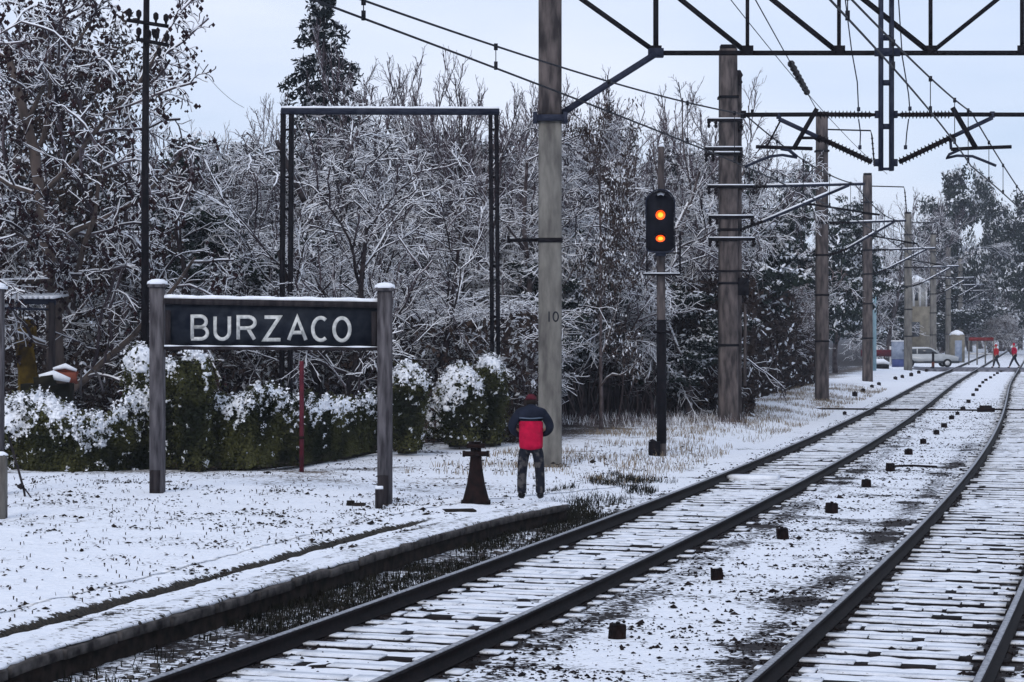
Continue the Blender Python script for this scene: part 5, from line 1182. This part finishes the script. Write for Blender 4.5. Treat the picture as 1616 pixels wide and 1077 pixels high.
# figure in red seen from behind, elbows out, head bowed; local frame: faces +Y
root = thing('person', G(838, 787, .235), 'person seen from behind in a navy and red jacket, head bowed', 'person')
K = 1.64 / 1.72
def J(x, y, z): return (x * K, y * K, z * K)
body = {
 'pel': (J(0, 0, .93), (.135, .10)), 'wst': (J(0, .01, 1.08), (.125, .09)), 'chs': (J(0, .02, 1.28), (.15, .10)), 'shd': (J(0, .03, 1.40), (.11, .085)), 'nck': (J(0, .06, 1.47), .055), 'chn': (J(0, .10, 1.53), .07),
 'hed': (J(0, .115, 1.61), (.082, .095)), 'top': (J(0, .10, 1.67), .06), 'fac': (J(0, .175, 1.56), .045), 'nos': (J(0, .215, 1.575), .014),
}
ed = 'pel-wst wst-chs chs-shd shd-nck nck-chn chn-hed hed-top hed-fac fac-nos '
for s, sx in (('l', -1), ('r', 1)):
    body.update({s + 'sh': (J(.185 * sx, .03, 1.385), .062), s + 'el': (J(.31 * sx, .02, 1.15), .046), s + 'wr': (J(.10 * sx, .20, 1.03), .028), s + 'pm': (J(.055 * sx, .245, 1.02), (.036, .02)),
                 s + 'hp': (J(.095 * sx, 0, .88), .095), s + 'kn': (J(.135 * sx, .02, .49), .058), s + 'an': (J(.145 * sx, -.02, .09), .04), s + 'to': (J(.165 * sx, .14, .03), .035)})
    ed += f'shd-{s}sh {s}sh-{s}el {s}el-{s}wr {s}wr-{s}pm pel-{s}hp {s}hp-{s}kn {s}kn-{s}an {s}an-{s}to '
    for fi, (oz, ox, ln) in enumerate(((.028, 0, .065), (.01, .003, .075), (-.008, .004, .07), (-.025, .002, .055))):
        a, b = f'{s}f{fi}a', f'{s}f{fi}b'
        body[a] = (J((.055 - .02) * sx, .275, 1.02 + oz), .0095); body[b] = (J((.055 - .045) * sx - .0, .29 - fi * .004, 1.01 + oz - .01 + .002 * fi), .0085); ed += f'{s}pm-{a} {a}-{b} '
    body[s + 'th'] = (J(.045 * sx, .235, 1.06), .010); body[s + 'tt'] = (J(.022 * sx, .26, 1.075), .009); ed += f'{s}pm-{s}th {s}th-{s}tt '
bodyo = skin_mesh(body, E(ed), M['skin'], root, 'body')
tj = {'a': (J(0, 0, .99), (.165, .125)), 'b': (J(0, 0, .90), (.15, .12))}; te = 'a-b '
for s, sx in (('l', -1), ('r', 1)):
    tj.update({s + '1': (J(.095 * sx, 0, .84), .108), s + '2': (J(.125 * sx, .005, .66), .094), s + '3': (J(.140 * sx, .015, .49), .082), s + '4': (J(.150 * sx, .0, .30), .078), s + '5': (J(.150 * sx, -.015, .13), .080), s + '6': (J(.152 * sx, -.01, .075), .072)})
    te += f'b-{s}1 {s}1-{s}2 {s}2-{s}3 {s}3-{s}4 {s}4-{s}5 {s}5-{s}6 '
skin_mesh(tj, E(te), M['camo'], root, 'trousers')
skin_mesh({'z': (J(0, 0, .775), (.205, .155)), 'a': (J(0, 0, .87), (.198, .155)), 'b': (J(0, .005, 1.0), (.205, .152)), 'c': (J(0, .01, 1.12), (.20, .158)), 'd': (J(0, .02, 1.235), (.21, .15)), 'e': (J(0, .025, 1.27), (.195, .142))}, E('z-a a-b b-c c-d d-e'), M['red'], root, 'jacket')
jj = {'c0': (J(0, .02, 1.235), (.200, .152)), 'c': (J(0, .02, 1.29), (.215, .155)), 's': (J(0, .03, 1.39), (.165, .12)), 'n': (J(0, .06, 1.475), (.095, .095)), 'h': (J(0, .08, 1.52), .085)}; je = 'c0-c c-s s-n n-h '
for s, sx in (('l', -1), ('r', 1)):
    jj.update({s + 's': (J(.19 * sx, .03, 1.375), .092), s + 'm': (J(.275 * sx, .025, 1.27), .080), s + 'e': (J(.325 * sx, .025, 1.15), .075), s + 'f': (J(.26 * sx, .11, 1.07), .068), s + 'w': (J(.13 * sx, .19, 1.035), .05)}); je += f's-{s}s {s}s-{s}m {s}m-{s}e {s}e-{s}f {s}f-{s}w '
yo = skin_mesh(jj, E(je), M['navy'], root, 'jacket_yoke')
mb = MB(); at(root.location); O = np.array(root.location)
ring = [O + np.array([math.cos(a) * .208 * K, (.02 * K) + math.sin(a) * .158 * K, (1.305 + .012 * abs(math.cos(a))) * K]) for a in np.linspace(math.pi, 2 * math.pi, 14)]
mb.tube(ring, .011, 5); mb.build('piping', M['grey_piping'], yo)
skin_mesh({'z': (J(0, .095, 1.585), (.098, .112)), 'a': (J(0, .10, 1.62), (.098, .112)), 'b': (J(0, .10, 1.67), (.075, .09)), 'c': (J(0, .10, 1.70), .035)}, E('z-a a-b b-c'), M['cap'], root, 'cap')
skin_mesh({'a': (J(0, .05, 1.50), (.08, .06)), 'b': (J(0, .07, 1.56), (.098, .10)), 'c': (J(0, .08, 1.60), (.095, .10))}, E('a-b b-c'), M['hair'], root, 'hair')
for sx in (-1, 1):
    skin_mesh({'a': (J(.150 * sx, -.03, .10), .062), 'b': (J(.150 * sx, -.03, .045), (.058, .052)), 'c': (J(.160 * sx, .08, .04), (.052, .045)), 'd': (J(.170 * sx, .16, .033), (.045, .033))}, E('a-b b-c c-d'), M['boots'], root, 'boot')
def walker(px_, py_, d, name_m, stride, sgn, label, H, legm):
    c = np.array([(px_ - CX) * d / F, d, .14]); root = thing('person', c, label, 'person'); k = H / 1.72
    def j(x, y, z): return (x * k, y * k, z * k)
    st = stride
    b = {'pel': (j(0, 0, .93), (.13, .1)), 'wst': (j(0, 0, 1.08), .11), 'chs': (j(.02 * sgn, 0, 1.3), (.14, .11)), 'shd': (j(.03 * sgn, 0, 1.41), .09), 'nck': (j(.04 * sgn, 0, 1.48), .055), 'hed': (j(.06 * sgn, 0, 1.6), .09), 'top': (j(.06 * sgn, 0, 1.67), .06), 'nos': (j(.155 * sgn, 0, 1.585), .018)}
    e = 'pel-wst wst-chs chs-shd shd-nck nck-hed hed-top hed-nos '
    for s, sy, q in (('l', -1, 1), ('r', 1, -1)):
        b.update({s + 'sh': (j(.03 * sgn, .16 * sy, 1.39), .06), s + 'el': (j(-.1 * q * sgn, .2 * sy, 1.13), .045), s + 'wr': (j(-.02 * q * sgn + .08 * sgn, .2 * sy, .93), .03), s + 'hd': (j(.02 * q * sgn + .1 * sgn, .2 * sy, .86), (.035, .02)),
                  s + 'hp': (j(0, .08 * sy, .88), .09), s + 'kn': (j(st * .45 * q * sgn + .04 * sgn, .09 * sy, .48), .06), s + 'an': (j(st * q * sgn, .09 * sy, .08), .042), s + 'to': (j(st * q * sgn + .14 * sgn, .09 * sy, .035), .035)})
        e += f'shd-{s}sh {s}sh-{s}el {s}el-{s}wr {s}wr-{s}hd pel-{s}hp {s}hp-{s}kn {s}kn-{s}an {s}an-{s}to '
        for fi in range(5):
            b[f'{s}g{fi}'] = (j(.03 * q * sgn + .1 * sgn + (.03 if fi == 4 else 0) * sgn, .2 * sy + (fi - 1.5) * .012 * (fi < 4), .79 + .008 * abs(fi - 1) + (.04 if fi == 4 else 0)), .009); e += f'{s}hd-{s}g{fi} '
    skin_mesh(b, E(e), M['skin'], root, 'body', 1)
    jk = {'a': (j(0, 0, .82), (.17, .15)), 'b': (j(0, 0, 1.0), (.18, .15)), 'c': (j(.02 * sgn, 0, 1.28), (.19, .15)), 'd': (j(.03 * sgn, 0, 1.42), .12)}; ke = 'a-b b-c c-d '
    for s, sy, q in (('l', -1, 1), ('r', 1, -1)):
        jk.update({s + 's': (j(.03 * sgn, .17 * sy, 1.38), .09), s + 'e': (j(-.1 * q * sgn, .22 * sy, 1.13), .07), s + 'w': (j(-.01 * q * sgn + .07 * sgn, .21 * sy, .96), .055)}); ke += f'd-{s}s {s}s-{s}e {s}e-{s}w '
    skin_mesh(jk, E(ke), name_m, root, 'jacket', 1)
    skin_mesh({'a': (j(.03 * sgn, 0, 1.5), .1), 'b': (j(.04 * sgn, 0, 1.62), (.105, .11)), 'c': (j(.05 * sgn, 0, 1.72), .06)}, E('a-b b-c'), name_m, root, 'hood', 1)
    tt = {'a': (j(0, 0, .92), .14)}; e2 = ''
    for s, sy, q in (('l', -1, 1), ('r', 1, -1)):
        tt.update({s + 'h': (j(0, .08 * sy, .84), .105), s + 'k': (j(st * .45 * q * sgn + .04 * sgn, .09 * sy, .48), .082), s + 'a': (j(st * q * sgn, .09 * sy, .11), .065)}); e2 += f'a-{s}h {s}h-{s}k {s}k-{s}a '
    skin_mesh(tt, E(e2), legm, root, 'trousers', 1)
    for sy, q in ((-1, 1), (1, -1)): skin_mesh({'a': (j(st * q * sgn - .02 * sgn, .09 * sy, .06), .055), 'b': (j(st * q * sgn + .15 * sgn, .09 * sy, .045), .045)}, E('a-b'), M['boots'], root, 'boot', 1)
walker(1572.5, 579, 143, M['red2'], .26, -1, 'left distant walker at the crossing, in a bright red coat', 1.68, M['camo'])
walker(1601, 579, 142, M['red'], .36, -1, 'right distant walker at the crossing, striding in dark trousers and crimson coat', 1.78, M['navy'])

# ------------------------------------------------------------------ far end: car, cabinet, cabin, gate
root = thing('parked_car', ((1462 - CX) * 147.5 / F, 147.5, .12), 'white car waiting at the level crossing, nose to the right', 'car')
c = ORG
def cz(prof, y0_, y1_, mb, ins=0.):
    n = len(prof); v = [(c[0] + x, c[1] + y0_, c[2] + z) for x, z in prof] + [(c[0] + x, c[1] + y1_, c[2] + z) for x, z in prof]
    mb.add(v, [[i, (i + 1) % n, n + (i + 1) % n, n + i] for i in range(n)], ngons=[list(range(n))[::-1], [n + i for i in range(n)]])
mb = MB(); cz([(-2.1, .3), (-2.15, .6), (-2.1, .88), (-1.6, .93), (.85, .96), (1.5, .90), (2.0, .80), (2.15, .62), (2.12, .3)], -.82, .82, mb); body_o = mb.build('body', M['carw'], root)
mb = MB(); cz([(-1.75, .9), (-1.45, 1.36), (-1.1, 1.42), (.0, 1.42), (.3, 1.36), (1.0, .92)], -.7, .7, mb); mb.build('cabin', M['carw'], root)
for xs_ in ([(-1.55, .96), (-1.32, 1.3), (-.85, 1.33), (-.85, .96)], [(-.77, .96), (-.77, 1.33), (-.02, 1.34), (.22, 1.3), (.72, .96)]):
    mb = MB(); cz(xs_, -.715, -.69, mb); mb.build('window', M['glass'], root)
mb = MB(); cz([(1.02, .935), (.34, 1.35), (.32, 1.3), (.96, .92)], -.62, .62, mb); mb.build('windscreen', M['glass'], root)
for x in (-1.35, 1.35):
    for y in (-.74, .74):
        mb = MB(); mb.tube([(c[0] + x, c[1] + y - .1, c[2] + .3), (c[0] + x, c[1] + y + .1, c[2] + .3)], .31, 16); wl = mb.build('wheel', M['tyre'], root)
        mb = MB(); mb.tube([(c[0] + x, c[1] + y - .115, c[2] + .3), (c[0] + x, c[1] + y + .115, c[2] + .3)], .17, 12); mb.build('rim', M['whitep'], wl)
mb = MB(); cz([(-2.2, .28), (-2.2, .46), (2.22, .46), (2.22, .28)], -.84, .84, mb); mb.build('bumper', M['glass'], root)
for y in (-.6, .6): mb = MB(); mb.box((c[0] + 2.14, c[1] + y, c[2] + .66), (.06, .3, .16)); mb.build('headlight', M['whitep'], root)
mb = MB(); cz([(-1.5, 1.38), (-1.1, 1.445), (.0, 1.445), (.25, 1.39), (0, 1.41), (-1.1, 1.41)], -.66, .66, mb); mb.build('snow_cap', M['snow'], root)
# blue-grey trackside cabinet
root = thing('relay_cabinet', ((1418 - CX) * 145. / F, 145., .1), 'blue-grey trackside cabinet with a dark blue lower part beside the grey mast', 'cabinet')
c = ORG; mb = MB(); mb.box(c + [0, 0, 1.25], (.9, .7, 1.25)); mb.build('casing', M['bluegrey'], root)
mb = MB(); mb.box(c + [0, 0, .32], (.86, .66, .62)); mb.build('plinth', M['bluedark'], root)
mb = MB(); mb.box(c + [0, -.36, 1.25], (.7, .02, 1.0)); dr_ = mb.build('door', M['bluegrey'], root); mb = MB(); mb.box(c + [.25, -.38, 1.25], (.04, .04, .16)); mb.build('handle', M['steel'], dr_)
mb = MB(); mb.box(c + [0, 0, 1.92], (.96, .76, .08)); mb.build('snow_cap', M['snow'], root)
root = thing('low_boat_shaped_bin', ((1389 - CX) * 140 / F, 140, .1), 'low dark box under a thick snow layer left of the cabinet', 'box')
root.name = 'low_box'
c = ORG; mb = MB(); mb.box(c + [0, 0, .16], (1.1, .7, .34)); mb.build('box', M['steel'], root); mb = MB(); mb.tube([c + [-.6, 0, .38], c + [-.3, 0, .5], c + [.2, 0, .52], c + [.62, 0, .38]], [.12, .22, .22, .1], 8); mb.build('snow_cap', M['snow'], root, smooth=True)
at(((1472.5 - CX) * 141 / F, 141, .1)); root = thing('warning_post', ORG, 'short dark post with a pale band in front of the white car', 'post')
mb = MB(); mb.tube([ORG, ORG + [0, 0, 1.2]], .09, 8); mb.build('shaft', M['steel'], root); mb = MB(); mb.tube([ORG + [0, 0, .15], ORG + [0, 0, .5]], .1, 8); mb.build('band', M['orange'], root)
# crossing cabin
dH = 182.
root = thing('crossing_cabin', ((1456 - CX) * dH / F, dH, 0), 'beige two storey crossing cabin with a snowy roof and a columned upper porch', 'cabin')
def hx_(px_): return (px_ - CX) * dH / F
def hz_(py_): return HC - (py_ - CY) * dH / F
mb = MB(); mb.box(((hx_(1438) + hx_(1473)) / 2, dH + 1.5, hz_(484) / 2), (hx_(1473) - hx_(1438), 3, hz_(484))); wl = mb.build('wall', M['beige'], root)
mb = MB(); mb.box((hx_(1452), dH + 2, (hz_(484) + hz_(446)) / 2), (hx_(1462) - hx_(1440), 2, hz_(446) - hz_(484))); mb.build('upper_wall', M['cream'], root)
for px_ in (1442, 1452, 1462): mb = MB(); mb.box((hx_(px_), dH + .1, (hz_(484) + hz_(446)) / 2), (.16, .16, hz_(446) - hz_(484))); mb.build('column', M['whitep'], root)
mb = MB(); mb.box((hx_(1447), dH + .98, hz_(464)), (.6, .04, 1.2)); mb.build('window', M['glass'], root)
mb = MB(); mb.box((hx_(1445), dH - .02, hz_(520)), (.7, .06, 1.3)); mb.build('window', M['glass'], root)
mb = MB(); x0, x1 = hx_(1437), hx_(1468); z0 = hz_(446); z1 = hz_(434)
mb.add([(x0, dH - .3, z0), (x1, dH - .3, z0), (x1, dH + 3.2, z0), (x0, dH + 3.2, z0), (x0 + .1, dH + 1.4, z1), (x1 - .9, dH + 1.4, z1)], [[0, 1, 5, 4], [2, 3, 4, 5], [3, 2, 1, 0]], [[1, 2, 5], [3, 0, 4]]); mb.build('roof', M['snow'], root)
# small hut behind
root = thing('small_hut', ((1510 - CX) * 175 / F, 175, 0), 'small round roofed grey hut beyond the white car', 'hut')
c = ORG; mb = MB(); mb.box(c + [0, 0, 1.2], (1.1, 1.2, 2.4)); mb.build('wall', M['beige'], root)
mb = MB(); mb.tube([c + [0, 0, 2.35], c + [0, 0, 2.6], c + [0, 0, 2.8]], [.66, .5, .1], 10); mb.build('snowy_roof', M['snow'], root, smooth=True)
mb = MB(); mb.box(c + [0, -.61, 1.], (.6, .04, 1.8)); mb.build('door', M['bluegrey'], root)
# gate
root = thing('crossing_gate', ((1549 - CX) * 163 / F, 163, 0), 'red and white lattice gate beyond the crossing, left of the walkers', 'gate')
x0, x1 = (1529 - CX) * 163 / F, (1568 - CX) * 163 / F
mb = MB(); mb.box(((x0 + x1) / 2, 163, HC - 15.5 * 163 / F), (x1 - x0, .12, .28)); mb.build('top_rail', M['redp'], root)
for i in range(4): x = x0 + (x1 - x0) * i / 3; mb = MB(); mb.bar((x, 163, 0), (x, 163, 2.0), .1, up=(0, 1, 0)); mb.build('post', M['conc'], root)
mb = MB(); mb.box(((x0 + x1) / 2, 163.1, .9), (x1 - x0, .05, .12)); mb.build('lower_rail', M['whitep'], root)
# teal post and boundary wall far left of the cabinet
root = thing('light_blue_pole', ((1380 - CX) * 133 / F, 133, .1), 'pale blue-green steel pole behind the third mast', 'pole')
c = ORG; mb = MB(); mb.tube([c, c + [0, 0, 7.8]], .13, 8); mb.build('shaft', mat('pale_teal_paint', (.22, .34, .38), (.3, .42, .46), 3, .6), root); mb = MB(); mb.tube([c + [0, 0, 7.75], c + [0, 0, 7.95]], .16, 8); mb.build('cap', M['snow'], root)
at(((1397 - CX) * 150 / F, 150, 0)); root = thing('boundary_fence', ORG, 'maroon boarded fence left of the cabinet', 'fence')
mb = MB(); mb.box(ORG + [-.6, 0, 1.1], (2.4, .1, .5)); mb.build('board', M['maroonp'], root)
for x in (-1.6, -.6, .4): mb = MB(); mb.box(ORG + [x, .1, .8], (.12, .1, 1.6)); mb.build('post', M['whitep'], root)

# ------------------------------------------------------------------ haze in the damp winter air
hm = bpy.data.materials.new('haze'); hm.use_nodes = True; n = hm.node_tree; n.nodes.clear()
ov = n.nodes.new('ShaderNodeOutputMaterial'); pv = n.nodes.new('ShaderNodeVolumePrincipled'); pv.inputs['Color'].default_value = (.80, .86, .97, 1); pv.inputs['Density'].default_value = .0005
pv.inputs['Anisotropy'].default_value = .2
n.links.new(pv.outputs[0], ov.inputs['Volume'])
at((0, 0, 0)); mb = MB(); mb.box((250, 735, 9), (3000, 1640, 20)); hz = mb.build('haze', hm); tag(hz, kind='stuff')
